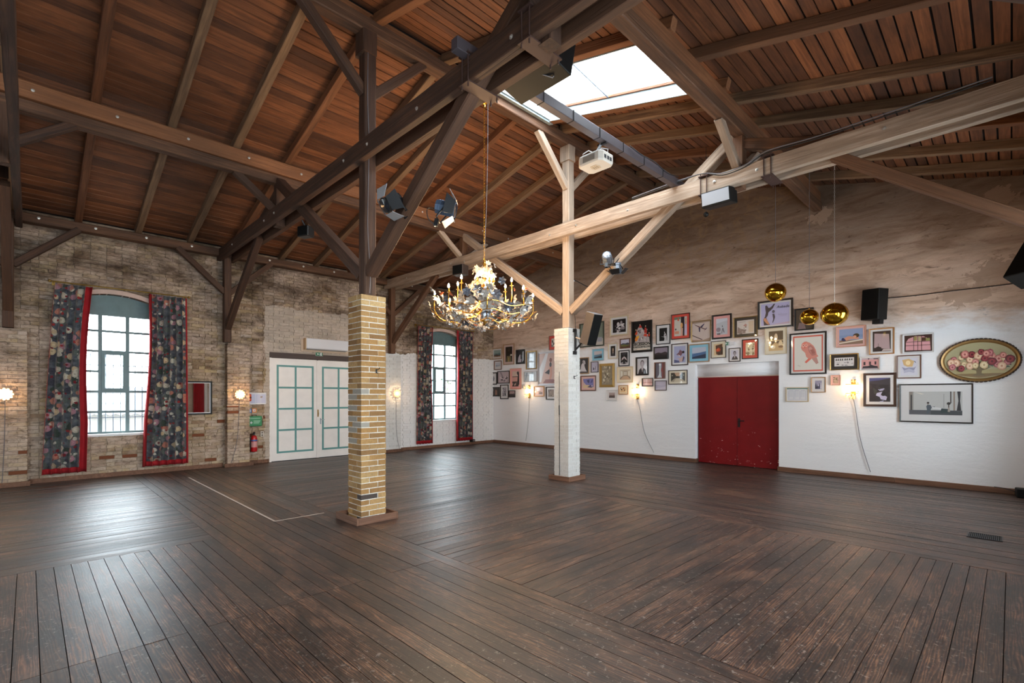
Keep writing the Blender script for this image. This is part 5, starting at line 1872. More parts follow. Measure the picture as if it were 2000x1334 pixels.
PANES = [R_(0, 0, 1, 1, '3a1c14'), P_([(0.05, 0.1), (0.95, 0.06), (0.92, 0.7), (0.7, 0.9), (0.4, 0.94), (0.15, 0.8), (0.06, 0.6)], 'd59aa0')] + \
    [R_(x, 0.05, x + 0.02, 0.95, '3a1c1a') for x in (0.33, 0.48, 0.62)] + [R_(0.04, y, 0.96, y + 0.03, '3a1c1a') for y in (0.36, 0.58)] + [R_(0.35, 0.66, 0.46, 0.92, '9c8a52'), R_(0.5, 0.62, 0.6, 0.9, 'b8a47a'), R_(0.64, 0.62, 0.78, 0.84, '4a3018'), R_(0.78, 0.62, 0.92, 0.78, '8a8a4c')]
VENUS = [R_(0, 0, 1, 1, 'd3d0dc'), P_([(0.1, 0.9), (0.5, 0.96), (0.8, 0.8), (0.7, 0.5), (0.4, 0.5), (0.2, 0.6)], 'd8b27c'), E_(0.45, 0.72, 0.14, 0.13, 'f1d9a8'), P_([(0.08, 0.5), (0.3, 0.42), (0.5, 0.46), (0.8, 0.44), (0.92, 0.52), (0.8, 0.3), (0.6, 0.22), (0.4, 0.22), (0.2, 0.3)], '9a98b4'),
         P_([(0.2, 0.28), (0.5, 0.4), (0.84, 0.26), (0.8, 0.14), (0.5, 0.2), (0.2, 0.14)], 'b9b7cc'), P_([(0.75, 0.84), (0.9, 0.7), (0.88, 0.78)], '3f3a55')]
HOUSE = [R_(0, 0, 1, 1, 'd29a9a'), R_(0, 0.86, 1, 1, 'b9a8ae'), R_(0, 0, 1, 0.1, 'a89aa0'), R_(0.12, 0.38, 0.24, 0.66, '3a3036'), R_(0.44, 0.38, 0.56, 0.68, '4a3a3e'), R_(0.76, 0.4, 0.86, 0.68, '332a30'), P_([(0.05, 0.1), (0.1, 0.28), (0.4, 0.3), (0.55, 0.4), (0.75, 0.3), (0.92, 0.26), (0.95, 0.1)], '2b2830'), R_(0.38, 0.88, 0.46, 0.96, '3a3036'), R_(0.7, 0.88, 0.96, 0.95, '4a3c42')]
CARD = [R_(0, 0, 1, 1, 'd9d6d8')] + [P_([(x, 0.68), (x + 0.06, 0.94), (x + 0.09, 0.66)], '1b191b') for x in (0.05, 0.15, 0.26, 0.36, 0.5, 0.6, 0.72, 0.83)] + blotch(12, ['4a464a', '8d898d', 'b9b5b8'], 21, 0, 0.05, 1, 0.55, 0.08)
BALLET = [R_(0, 0, 1, 1, 'c9a79c'), P_([(0.0, 0.5), (0.35, 1), (0.5, 1), (0.1, 0.05), (0, 0.05)], 'd9d6d8'), P_([(0.3, 0.36), (0.6, 0.5), (0.55, 0.3)], '1d191c'), E_(0.62, 0.62, 0.06, 0.08, '2a1d1d'), P_([(0.55, 0.52), (0.7, 0.58), (0.72, 0.3), (0.6, 0.06), (0.52, 0.06), (0.6, 0.32)], 'c78f7c'), P_([(0.2, 0.02), (0.95, 0.02), (0.8, 0.14), (0.35, 0.14)], '8f5d5a'), E_(0.63, 0.77, 0.07, 0.07, '7d4a40')]
CANYON = [R_(0, 0, 1, 1, '2f211e'), R_(0, 0.86, 1, 1, '3f2d28'), P_([(0.08, 0.2), (0.95, 0.1), (0.9, 0.84), (0.1, 0.9)], 'b59a9c'), P_([(0.1, 0.02), (0.5, 0.02), (0.48, 0.2), (0.3, 0.26), (0.12, 0.18)], '2a1e1c'), R_(0.31, 0.2, 0.33, 0.4, '4a3a38'), P_([(0.5, 0.02), (1, 0.02), (1, 0.1), (0.6, 0.12)], 'c4b4b0')]
HAND = [R_(0, 0, 1, 1, '0c0b0c'), P_([(0.6, 0), (0.95, 0), (0.92, 0.3), (0.84, 0.52), (0.72, 0.6), (0.6, 0.5), (0.56, 0.3), (0.66, 0.2)], 'c3bdbd'), P_([(0.6, 0.6), (0.66, 0.74), (0.72, 0.6)], 'd9d4d4'), P_([(0.25, 0.36), (0.5, 0.34), (0.55, 0.28), (0.3, 0.32)], '8f8a8a'), E_(0.76, 0.42, 0.06, 0.06, '4a4646')]
ROSEWIN = [R_(0, 0, 1, 1, '8a7d6a')] + blotch(40, ['cfc4ae', 'b5a88f', '9b8c72', 'd9d0bd', '6d5f4a'], 31, 0.1, 0.05, 0.9, 0.95, 0.1) + [E_(0.4, 0.36, 0.04, 0.04, '4a4034'), E_(0.68, 0.38, 0.04, 0.04, '4a4034')]
MASK = [R_(0, 0, 1, 1, '141214'), P_([(0.1, 0.28), (0.5, 0.5), (0.9, 0.28), (0.78, 0.52), (0.5, 0.66), (0.22, 0.52)], 'c9b7b8'), P_([(0.36, 0), (0.64, 0), (0.56, 0.5), (0.44, 0.5)], '2a2628'), P_([(0, 0.1), (0.35, 0.2), (0.3, 0), (0, 0)], 'a39a9c'), P_([(1, 0.1), (0.65, 0.2), (0.7, 0), (1, 0)], 'a39a9c'), R_(0.2, 0.84, 0.8, 0.9, '55505a'), E_(0.5, 0.74, 0.12, 0.08, '3a3638')]
LADY = [R_(0, 0, 1, 1, '2a2628'), R_(0, 0, 1, 0.1, '4a4446'), P_([(0.05, 0.12), (0.25, 0.3), (0.3, 0.56), (0.42, 0.68), (0.6, 0.66), (0.62, 0.48), (0.7, 0.3), (0.85, 0.1)], 'd2c9cc'), E_(0.52, 0.78, 0.1, 0.1, 'b3a6a8'), P_([(0.6, 0.6), (0.72, 0.62), (0.68, 0.82), (0.6, 0.86)], 'c4babc')]
KISS = [R_(0, 0, 1, 1, '171416')] + blotch(16, ['c4bcbe', '8f878a', '5d5659', 'd8d2d3'], 41, 0.2, 0.02, 0.98, 0.6, 0.13) + [E_(0.42, 0.62, 0.1, 0.16, 'cfc8c9'), E_(0.66, 0.72, 0.08, 0.14, 'a39b9d'), P_([(0.32, 0.3), (0.56, 0.5), (0.9, 0.56), (0.86, 0.66), (0.5, 0.56), (0.28, 0.4)], 'd8d2d3')]
TRIO = [R_(0, 0, 1, 1, 'b9a4a8'), P_([(0.15, 0.98), (0.3, 0.95), (0.5, 0.5), (0.36, 0.5)], '8f7d82')] + blotch(14, ['2b2528', '55494e', '7d6f74', 'd0bcc0'], 51, 0.1, 0.05, 0.9, 0.55, 0.12)
COLLAGE = [R_(0, 0, 1, 1, 'a3857a'), R_(0, 0.66, 0.8, 1, 'd0b6a8'), R_(0, 0.34, 0.72, 0.62, 'c9958a'), R_(0, 0.62, 1, 0.66, '1f1717'), R_(0, 0, 1, 0.32, '3a2c2a'), P_([(0.7, 0.3), (0.98, 0.32), (0.95, 0.9), (0.75, 1), (0.62, 0.9), (0.8, 0.7)], '2a1d1c')] + blotch(10, ['8f7d72', '5d4a42', 'c4a89a'], 61, 0, 0.02, 1, 0.3, 0.1)
PURPLE = [R_(0, 0, 1, 1, 'd0aaa0'), R_(0, 0, 1, 0.3, 'd9b98c'), P_([(0, 0.95), (0.55, 1), (1, 1), (1, 0.1), (0.8, 0.05), (0.6, 0.3), (0.3, 0.34), (0.08, 0.6)], '6f6ca8'), P_([(0.35, 0.8), (0.6, 0.9), (0.62, 0.6), (0.5, 0.5)], '3a3560'), P_([(0.7, 0.5), (0.9, 0.6), (0.95, 0.9), (0.8, 0.85)], '4a4580'), P_([(0.4, 0.1), (0.7, 0.32), (0.95, 0.2), (0.8, 0.02)], '4f4266'), E_(0.85, 0.22, 0.06, 0.08, 'c9b7d0')]
FRUIT = [R_(0, 0, 1, 1, 'd2b48c'), P_([(0.18, 0.85), (0.9, 0.98), (0.95, 0.02), (0.5, 0), (0.25, 0.1)], '4a2c20'), P_([(0.2, 0.5), (0.5, 0.66), (0.75, 0.5), (0.6, 0.34), (0.3, 0.3)], 'c24a2e'), E_(0.42, 0.5, 0.1, 0.07, 'd9683c'), E_(0.58, 0.14, 0.12, 0.1, '2a1a16'), E_(0.6, 0.46, 0.06, 0.05, 'a33a28'), P_([(0.72, 0.12), (0.96, 0.1), (0.96, 0.7), (0.82, 0.7)], '241815')]
CURTN = [R_(0, 0, 1, 1, 'c9c0b6'), P_([(0, 0.86), (0.5, 0.88), (0.5, 1), (0, 1)], '6d7d6a'), P_([(0.25, 0.8), (0.3, 1), (0.4, 0.8)], 'c9583c'), R_(0.52, 0, 0.8, 1, '2a2026'), R_(0.8, 0.06, 1, 0.9, 'c4b8d0'), R_(0.85, 0.6, 0.95, 0.9, 'd0a070'), E_(0.58, 0.55, 0.09, 0.14, 'd9a066'), P_([(0.5, 0), (0.66, 0), (0.68, 0.4), (0.54, 0.42)], 'd0a090'), E_(0.12, 0.36, 0.06, 0.05, '4a4244'), R_(0.05, 0.12, 0.38, 0.26, 'cf8f74')]
BEACH = [R_(0, 0, 1, 1, 'b9b9c0'), P_([(0, 0.7), (1, 0.86), (1, 1), (0, 1)], 'c9c9d2'), E_(0.2, 0.32, 0.2, 0.14, '8f8088'), P_([(0.45, 0.08), (0.55, 0.4), (0.62, 0.42), (0.74, 0.12), (0.66, 0.12), (0.58, 0.3), (0.52, 0.06)], '6d646c'), E_(0.55, 0.52, 0.04, 0.05, '4f484e'), P_([(0.05, 0.1), (0.4, 0.12), (0.36, 0.0), (0.1, 0.0)], '6d646a')]
SKETCH = [R_(0, 0, 1, 1, 'cfc4c0'), P_([(0.02, 0.05), (0.05, 0.55), (0.2, 0.4), (0.5, 0.3), (0.5, 0.05)], '8a7670'), P_([(0.36, 0.6), (0.5, 0.74), (0.6, 0.62), (0.5, 0.52)], 'b08078'), R_(0.1, 0.86, 0.5, 0.9, 'a3989a'), R_(0.68, 0.1, 0.95, 0.9, 'cbb49c')] + blotch(8, ['a89a98', '7d6c68'], 71, 0, 0, 0.6, 0.5, 0.08)
HARVEST = [R_(0, 0, 1, 1, 'c79a8c')] + group('c79a8c', ['4a2c28', '6d4038', '8f5a4c', 'd0a090'], 81)[1:]
INTER = [R_(0, 0, 1, 1, '4a4038'), P_([(0.2, 0), (0.8, 0), (0.62, 0.4), (0.38, 0.4)], 'c9b9a0'), P_([(0.25, 1), (0.75, 1), (0.62, 0.62), (0.38, 0.62)], 'c4a184'), R_(0.38, 0.42, 0.62, 0.62, '1d1a18'), P_([(0, 0.1), (0.3, 0.4), (0.3, 0.8), (0, 0.96)], '3a3630'), P_([(1, 0.1), (0.7, 0.4), (0.7, 0.8), (1, 0.96)], '33302c'), E_(0.1, 0.7, 0.05, 0.06, 'a8a294'), E_(0.9, 0.72, 0.04, 0.05, 'a8a294'), P_([(0, 0), (0.2, 0), (0.38, 0.4), (0.3, 0.4), (0, 0.06)], 'a89a86'), P_([(1, 0), (0.8, 0), (0.62, 0.4), (0.7, 0.4), (1, 0.06)], 'a89a86')]
STREET = [R_(0, 0, 1, 1, '7d7a86'), R_(0.2, 0, 0.35, 1, '55505c'), R_(0.42, 0.1, 0.6, 0.95, 'bfc6cc'), R_(0.72, 0, 0.84, 1, '7d3a38'), P_([(0.2, 0), (0.7, 0), (0.5, 0.34)], 'c9ced4'), E_(0.5, 0.9, 0.12, 0.08, 'd9dee2'), R_(0.84, 0, 1, 1, '6d4640'), R_(0, 0, 0.12, 1, '2a2428'), P_([(0.62, 0.3), (0.72, 0.5), (0.7, 0.7), (0.6, 0.6)], '8f4a48')]
ANGEL = abstract('d8c7a6', ['b59c74', '8f7450', 'efe2c6', '6d5438', 'e6d3ae'], 91, 22, 0.13)
FEAST = [R_(0, 0, 1, 1, '3a2c20'), E_(0.5, 0.68, 0.12, 0.2, 'cbb598'), R_(0, 0.5, 1, 0.54, 'd0b48c'), P_([(0, 0.2), (0.4, 0.4), (1, 0.3), (1, 0.0), (0, 0)], 'c9a878'), E_(0.3, 0.2, 0.16, 0.1, 'efe0c0'), E_(0.82, 0.36, 0.14, 0.14, 'd9c09a'), E_(0.84, 0.2, 0.18, 0.06, '6d4a30')]
SLATE = landscape('8f8290', '3a2e30', '221b1c', '141011')

W_ = hx('d3cfd0')
FRAMES = {'black': flat('black_frame', '191413', 0.4), 'dark': flat('dark_brown_frame', '3c2822', 0.45), 'brown': flat('brown_frame', '6b4536', 0.45),
          'wood': flat('oak_frame', 'a5805a', 0.5, var=0.12), 'gold': flat('gilt_frame', 'b08d52', 0.35, 0.6), 'cream': flat('cream_frame', 'cdb898', 0.5),
          'white': flat('white_frame', 'd0cdcd', 0.45), 'silver': flat('silver_frame', 'b3b0b4', 0.35, 0.4), 'green': flat('dark_green_frame', '3a4034', 0.45),
          'pink': flat('salmon_frame', 'd09a84', 0.5), 'orange': flat('amber_frame', 'b98149', 0.45)}
MATC = {'w': 'd6d2d2', 'c': 'd8cdb8', 'p': 'd9aaa2', 'r': 'cf4a3c', 'b': '86bcd2', 'k': '15110f', 'l': 'b8b2c6', 'hp': 'dc9a96', 'lp': 'cdb0aa', 'n': None}
_mm = {}


def mat_board(k):
    if k not in _mm:
        _mm[k] = flat('mount_board_' + {'w': 'white', 'c': 'cream', 'p': 'pink', 'r': 'red', 'b': 'blue', 'k': 'black', 'l': 'lavender', 'hp': 'hot_pink', 'lp': 'pale_pink'}[k], MATC[k], 0.4, coat=0.6)
    return _mm[k]


def picture(rect, fr, fw, mat, mw, art, label, name='framed_picture', text=None):
    """rect in photo pixels, unprojected on the plaster; fw, mw = moulding and mount width as share of the short side"""
    x0, y0, x1, y1 = rect
    a, b = on_y(x0, (y0 + y1) / 2, YB - 0.02), on_y(x1, (y0 + y1) / 2, YB - 0.02)
    lo, hi = on_y((x0 + x1) / 2, y1, YB - 0.02), on_y((x0 + x1) / 2, y0, YB - 0.02)
    w, h = b.x - a.x, hi.z - lo.z
    c = Vector(((a.x + b.x) / 2, YB - 0.012, (lo.z + hi.z) / 2))
    t = thing(name, c, label, 'picture', 'pictures on the white wall')
    M = back_wall(c)
    s = min(w, h)
    f, m = fw * s, mw * s
    MB().ring(w, h, f, 0.028, 0.018).build('frame', FRAMES[fr], t, M)
    if mat != 'n':
        MB().ring(w - 2 * f, h - 2 * f, m, 0.009, 0.0095).build('mount', mat_board(mat), t, M)
    else:
        m = 0
    pw_, ph_ = w - 2 * f - 2 * m, h - 2 * f - 2 * m
    b_ = MB()
    for k, (pts, col) in enumerate(art):
        z = 0.004 + k * 0.00022
        b_.add([((x - 0.5) * pw_, (y - 0.5) * ph_, z) for x, y in pts], [tuple(range(len(pts)))], hx(col) if isinstance(col, str) else col)
    pr = b_.build('print', M_PRINT, t, M)
    if text:
        for body, sz, tx, ty, colr, bold, shear in text:
            text_mesh(body, sz * ph_, colr, 'lettering', pr, M @ Matrix.Translation(((tx - 0.5) * pw_, (ty - 0.5) * ph_, 0.0135)), 0.0003, 'CENTER', bold, shear)
    return t


INK = flat('black_ink', '0d0b0c', 0.5)
REFLECTION_ART = [R_(0, 0, 1, 1, 'a9aeb4'), P_([(0.06, 0.1), (0.16, 0.95), (0.26, 0.95), (0.14, 0.1)], '6d7680'), P_([(0.5, 0), (0.62, 0), (0.72, 1), (0.6, 1)], '87909a'), R_(0, 0.62, 0.6, 0.66, '6d7680')]  # window reflections painted into the print as grey bands

PICS = [
    ((962, 680, 980.5, 701.3), 'wood', .06, 'w', .12, landscape('8fa3a0', '5d7d80', '4a3a34', 'a88a72'), 'small oak-framed sea view, topmost beside the room corner'),
    ((983.6, 672, 1004.3, 712.2), 'wood', .05, 'lp', .13, [R_(0, 0, 1, 1, '17120f'), E_(0.5, 0.8, .2, .12, '3a2c24'), P_([(0.1, 0), (0.9, 0), (0.8, 0.4), (0.2, 0.4)], '6d6448'), P_([(0.4, 0.02), (0.55, 0.02), (0.52, 0.3), (0.42, 0.3)], 'b89a4a'), R_(.7, .4, .95, .5, 'cfc8b8')], 'tall pale-pink mounted picture of a dark seated figure'),
    ((1008, 682.7, 1025, 711), 'black', .1, 'n', 0, [R_(0, 0, 1, 1, '1d1a1c'), P_([(.1, .05), (.6, .05), (.7, .6), (.4, .7), (.2, .45)], 'b3a9b0'), P_([(.5, .3), (.7, .3), (.66, .75), (.5, .8)], '2a2628'), P_([(.75, .05), (.95, .2), (.95, .95), (.8, .9)], 'c4cad0')], 'black-framed photograph with a bright glare stripe'),  # glare on the glass painted as a pale stripe
    ((1027.7, 685.5, 1048.2, 721), 'gold', .07, 'n', 0, REFLECTION_ART, 'gold-framed glass reflecting a pale window'),
    ((1051.3, 687.2, 1091, 752), 'silver', .05, 'n', 0, BALLET, 'large silver-framed dancer poster half behind the white pillar'),
    ((1072.7, 655.7, 1087, 683.3), 'brown', .04, 'r', .25, abstract('cfc4b8', BW, 4), 'red picture peeking out behind the white pillar'),
    ((965.6, 704.7, 979.6, 722.3), 'brown', .08, 'w', .13, sea('b9b9c4', '4a4f6d', '9aa0ae', 'c9c4c0'), 'tiny brown-framed seascape below the sea view'),
    ((957, 727.5, 970.6, 751.3), 'black', .09, 'w', .22, [R_(0, 0, 1, 1, 'd0cbcd'), P_([(.3, .1), (.7, .1), (.9, .5), (.6, .9), (.3, .85), (.1, .5)], '77707a')] + blotch(6, ['3a343c', '9b949c'], 6, .2, .2, .8, .8, .12), 'narrow black frame with an ink figure nearest the corner'),
    ((971.8, 724.6, 995.3, 749), 'black', .06, 'n', 0, TRIO, 'black-framed mauve photograph of a huddled group'),
    ((996.6, 719.6, 1018.2, 760.3), 'pink', .05, 'hp', .13, COLLAGE, 'tall salmon-mounted collage left of the corner lamp'),
    ((1023.4, 725.5, 1048.5, 745.7), 'silver', .06, 'n', 0, REFLECTION_ART, 'silver-framed glass with pale reflection above the corner lamp'),
    ((959.3, 756, 975.8, 774.4), 'black', .12, 'n', 0, [R_(0, 0, 1, 1, '2a1d18'), P_([(.45, .05), (.75, .1), (.7, .7), (.5, .8)], '8a5f48'), R_(.1, .2, .35, .9, '3c2a22')], 'small almost black picture lowest beside the corner'),
    ((977.4, 751.3, 993, 779.4), 'black', .07, 'w', .18, abstract('8f848c', BW, 9, 18, .14), 'black-framed white-mounted grey print in the lowest corner row'),
    ((994, 762.6, 1006.3, 776), 'black', .1, 'n', 0, landscape('a88c8c', '4a3838', '2a2020', '171212'), 'tiny black-framed dusk landscape in the lowest corner row'),
    ((1043.2, 754.5, 1063, 774.4), 'orange', .09, 'lp', .12, HARVEST, 'amber-framed pink group picture right of the corner lamp'),
    ((1066.8, 755.3, 1086, 780.6), 'black', .07, 'w', .14, abstract('8a7468', ['2a2220', '5d4a40', 'b59c88'], 14, 14, .16), 'black-framed picture cut off by the white pillar'),
    ((1019.8, 750.8, 1025, 758.5), 'silver', .15, 'n', 0, [R_(0, 0, 1, 1, 'a39a98')], 'tiniest silver frame touching the corner lamp'),
    ((1132, 630, 1180, 677.2), 'green', .05, 'n', 0, [R_(0, 0, 1, 1, '7d8578'), R_(0, 0, 1, .3, 'c4b9b0'), P_([(.08, .28), (.3, .34), (.34, .5), (.2, .56), (.08, .5)], 'c99a7c'), E_(.14, .5, .06, .06, '3a2a26'), R_(.75, .15, .95, .35, '9b9aa4')], 'green-framed painting half hidden behind the tilted loudspeaker'),
    ((1191.6, 617.2, 1227.6, 655.2), 'cream', .06, 'w', .1, KISS, 'cream-framed black-and-white crowd photograph left of the black poster'),
    ((1233.6, 626.8, 1274, 688), 'black', .035, 'n', 0, TOWER, 'large black poster with red figures and the lettering SECESSION', 'poster'),
    ((1210.8, 661.2, 1230.8, 680.4), 'brown', .1, 'n', 0, landscape('c9c4d4', '4a4a5a', '6d6a3a', '5a4030'), 'small brown-framed field landscape beside the black poster'),
    ((1188.4, 670.8, 1206, 700.4), 'cream', .07, 'w', .17, portrait('17120f', 'c4a490', '2a1d18', '26222a'), 'cream-framed portrait of a man in suit and tie'),
    ((1156.4, 681.2, 1179.6, 704.4), 'silver', .03, 'b', .17, sea('c4b9bc', '8fa0b4', '5d7f96', '2b3440'), 'small seascape in a light blue mount under the loudspeaker'),
    ((1208.4, 684, 1229.6, 715.2), 'black', .07, 'w', .1, MASK, 'black-framed print of a dark face with pale collar'),
    ((1128, 698.4, 1150.4, 730.4), 'wood', .06, 'n', 0, LADY, 'photograph of a woman in a white dress beside the white pillar'),
    ((1154.4, 706.4, 1168.6, 727.4), 'dark', .06, 'l', .2, group('b8b2c6', ['2a2630', '4a4454', 'd0cad8'], 3), 'tiny lavender-mounted picture left of the gilt relief frame'),
    ((1171.2, 710, 1200.4, 756.4), 'gold', .14, 'n', 0, ROSEWIN, 'heavy gilt frame around pale carved relief'),
    ((1206, 716.4, 1236.4, 747.2), 'cream', .05, 'c', .13, room('b3a594', 'b99a80', 'd2cdc2', '7d6f62'), 'cream-framed picture of an empty windowed room'),
    ((1242, 697.2, 1266.8, 733.2), 'black', .11, 'n', 0, portrait('c9c6cc', 'b3a9b0', '6d6266', '2a2529'), 'thick black frame with pale portrait under the black poster'),
    ((1134, 733.6, 1164, 763.6), 'brown', .07, 'p', .12, PURPLE, 'pink-mounted picture of a purple shell beside the white pillar'),
    ((1208.4, 752.4, 1227.2, 770.4), 'wood', .09, 'c', .13, abstract('d0b48c', ['4a2c20', '8a5a3c', 'efe0c0'], 17, 9, .18), 'small oak-framed picture left of the middle crystal lamp'),
    ((1184.8, 761.6, 1205.6, 782.4), 'white', .06, 'w', .2, landscape('a89490', '6d5450', '4a3836', '3a2c2c'), 'small white-framed picture lowest between pillar and middle lamp'),
    ((1254, 738.4, 1275.6, 754.8), 'black', .1, 'n', 0, landscape('b99a9c', 'a87f80', 'd0b0b0', 'c4a4a8'), 'small black-framed pink landscape right of the middle crystal lamp'),
    ((1281.6, 634, 1309.2, 672.4), 'black', .05, 'w', .17, HAND, 'white-mounted black photograph of a pale raised hand'),
    ((1311.2, 612.8, 1347.6, 662), 'dark', .035, 'r', .12, CURTN, 'red-mounted photograph of a pale doorway, topmost of its row'),
    ((1350.8, 626.4, 1388, 667.2), 'gold', .025, 'n', 0, PLANE, 'pale picture of a jet plane climbing'),
    ((1390.8, 614, 1429.2, 661.6), 'black', .08, 'hp', .13, BEACH, 'thick black frame with pink mount and grey beach photograph'),
    ((1276.8, 676.8, 1306, 701.6), 'black', .09, 'n', 0, SLATE, 'dark-framed night landscape right of the black poster'),
    ((1311.6, 670.8, 1344, 713.6), 'dark', .05, 'w', .1, DOG, 'white-mounted picture of a dog on an arm'),
    ((1345.2, 671.6, 1385.6, 707.2), 'wood', .05, 'b', .14, sea('b9bccb', '8fa0c0', '4a6a94', '22304a'), 'blue-mounted sea picture above the red door corner'),
    ((1388.8, 666, 1418, 699.2), 'dark', .04, 'c', .15, FRUIT, 'cream-mounted picture with red fruit left of the wall exit sign'),
    ((1278.4, 707.6, 1299.6, 739.6), 'brown', .07, 'n', 0, STREET, 'brown-framed steel-grey and red picture in the second lowest row'),
    ((1279.2, 743.2, 1302, 762.8), 'dark', .06, 'n', 0, sea('b8b2c4', '9b96ae', 'b0aabf', 'c4bfce'), 'lavender misty picture, lowest left of the red door'),
    ((1305.6, 722.8, 1342.8, 750.8), 'dark', .05, 'c', .13, INTER, 'cream-mounted arcade picture just left of the red door'),
    ((1433, 618.8, 1479.7, 658.1), 'gold', .03, 'k', .13, SKETCH, 'black-mounted sketch in thin gold frame left of the dancer sign'),
    ((1480.3, 585.7, 1549, 640.3), 'black', .06, 'w', .05, DANCE, 'lavender dancer picture with the lettering Aubade under a gold ball', 'poster'),
    ((1423.6, 679.7, 1446.2, 706.4), 'dark', .06, 'w', .12, portrait('c4c0d0', '8f8790', '2a2430', '33303a'), 'small white-mounted portrait above the red door'),
    ((1449.3, 662.3, 1481.3, 700.6), 'black', .05, 'r', .17, ANGEL, 'red-mounted cream drawing above the red door'),
    ((1494.4, 639.8, 1537, 691.7), 'cream', .03, 'c', .14, FEAST, 'wide cream-mounted dark picture left of the owl print'),
    ((1552, 602, 1589.5, 644.9), 'black', .06, 'n', 0, [R_(0, 0, 1, 1, '171112'), E_(.4, .62, .2, .24, '2a1e1e'), P_([(.1, .02), (.6, .02), (.5, .3), (.2, .34)], '6d5a62')], 'dark square picture behind the smallest gold ball'),
    ((1542.3, 649.3, 1614.6, 731.2), 'black', .045, 'w', .05, [R_(0, 0, 1, 1, 'cf5a4a'), R_(.045, .04, .955, .96, 'd9d4cd')] + [([(0.06 + 0.88 * x, 0.04 + 0.92 * y) for x, y in p], c) for p, c in OWL], 'red owl print with double border right of the red door'),
    ((1633.1, 636.7, 1692, 677.6), 'pink', .05, 'p', .08, RECLINE, 'pink-framed picture of a reclining bather'),
    ((1584.3, 736.7, 1612.7, 766.6), 'wood', .06, 'w', .2, group('9b96ae', ['2a2838', '4a4860', 'd0ccd8'], 8), 'small oak-framed purple picture under the owl print'),
    ((1623, 732.8, 1641.8, 752.4), 'pink', .06, 'p', .18, abstract('b9a088', ['6d5a44', '4a3a30', 'd0b8a0'], 27, 9, .2), 'tiny pink picture left of the right crystal lamp'),
    ((1621.3, 691, 1677.2, 722.5), 'gold', .05, 'k', .18, CARD, 'black-mounted white lettering card above the right crystal lamp'),
    ((1697.6, 641, 1747, 692), 'orange', .05, 'w', .09, CANYON, 'gilt-framed brown desert picture under the black wall loudspeaker'),
    ((1763, 651.5, 1824, 689), 'white', .07, 'n', 0, PANES, 'white-framed picture of a rosy arched window'),
    ((1679.8, 697, 1719, 723.3), 'white', .08, 'n', 0, HOUSE, 'small white-framed picture of a pink house with a car'),
    ((1751.5, 693.5, 1799.6, 739), 'brown', .05, 'w', .1, VENUS, 'brown-framed pale lilac picture with a golden glow'),
    ((1686.4, 728.5, 1751, 794), 'dark', .08, 'w', .1, FALLS, 'dark brown frame with waterfall photograph beside the right crystal lamp'),
    ((1756.8, 749.5, 1901, 825.6), 'black', .03, 'w', .17, BIGBW, 'large black-framed photograph of a seated man, below the oval painting'),
]
for row in PICS:
    rect, fr, fw, mt_, mw, art, label = row[:7]
    nm = row[7] if len(row) > 7 else 'framed_picture'
    tx = None
    if 'SECESSION' in label:
        tx = [('SECESSION', 0.13, 0.5, 0.255, INK, 0.006, 0.0), ('KUNSTAUSSTELLUNG', 0.068, 0.5, 0.15, INK, 0.003, 0.0)]
    if 'Aubade' in label:
        tx = [('Aubade', 0.17, 0.77, 0.80, INK, 0.0, 0.25)]
    picture(rect, fr, fw, mt_, mw, art, label, nm, tx)

# timetable sheet beside the red door
a, b = on_y(1534.7, 756.4, YB - .02), on_y(1579.6, 784.7, YB - .02)
tt = thing('timetable_sheet', ((a.x + b.x) / 2, YB - 0.01, b.z), 'framed white timetable sheet right of the red door', 'notice')
TM = back_wall(((a.x + b.x) / 2, YB - 0.012, (a.z + b.z) / 2))
w, h = b.x - a.x, a.z - b.z
MB().ring(w, h, 0.018, 0.016).build('frame', FRAMES['cream'], tt, TM)
MB().box2((-w / 2 + .018, -h / 2 + .018, 0.002), (w / 2 - .018, h / 2 - .018, 0.005)).build('sheet', M_PAPER, tt, TM)
MB().box2((-w / 2 + .02, h / 2 - .045, 0.005), (w / 2 - .02, h / 2 - .025, 0.0056)).build('green_header', flat('header_green', '4a7a6a', 0.6), tt, TM)
gl = flat('grey_print', '9a98b0', 0.7)
for k in range(3):
    u = -w / 2 + 0.05 + k * (w - 0.1) / 3
    MB().ring((w - 0.1) / 3 - 0.02, h - 0.12, 0.004, 0.0055).build('table_grid', gl, tt, TM @ Matrix.Translation((u + (w - 0.1) / 6, -0.02, 0)))
    for q in range(5):
        MB().box2((u + .012, h / 2 - .09 - q * .03, 0.005), (u + (w - .1) / 3 - .03, h / 2 - .086 - q * .03, 0.0056)).build('print_line', gl, tt, TM)

exit_sign(back_wall(on_y(1422, 671.2, YB - 0.03)), 'small green emergency exit sign above the red door', 0.11, 0.085, 0.1)

# ---------------------------------------------------------------- oval flower painting
c = on_y(1915.5, 703.8, YB - 0.02)
a, b = on_y(1836.4, 704, YB - .02), on_y(1994.8, 704, YB - .02)
hi, lo = on_y(1915, 662, YB - .02), on_y(1915, 745.7, YB - .02)
RX, RZ = (b.x - a.x) / 2, (hi.z - lo.z) / 2
c = Vector(((a.x + b.x) / 2, YB - 0.015, (hi.z + lo.z) / 2))
ov = thing('oval_painting', c, 'oval gilt-framed painting of roses in a pedestal bowl', 'picture')
OM = back_wall(c)
fr_ = MB()
n = 64
prof = [(1.0, 0.0), (1.0, 0.03), (0.965, 0.045), (0.90, 0.035), (0.86, 0.015), (0.84, 0.006)]
for k in range(n):
    an = 2 * PI * k / n
    for s, z in prof:
        fr_.v.append((RX * (1 - (1 - s) * RZ / RX * 1.0) * math.cos(an), RZ * s * math.sin(an), z))
m_ = len(prof)
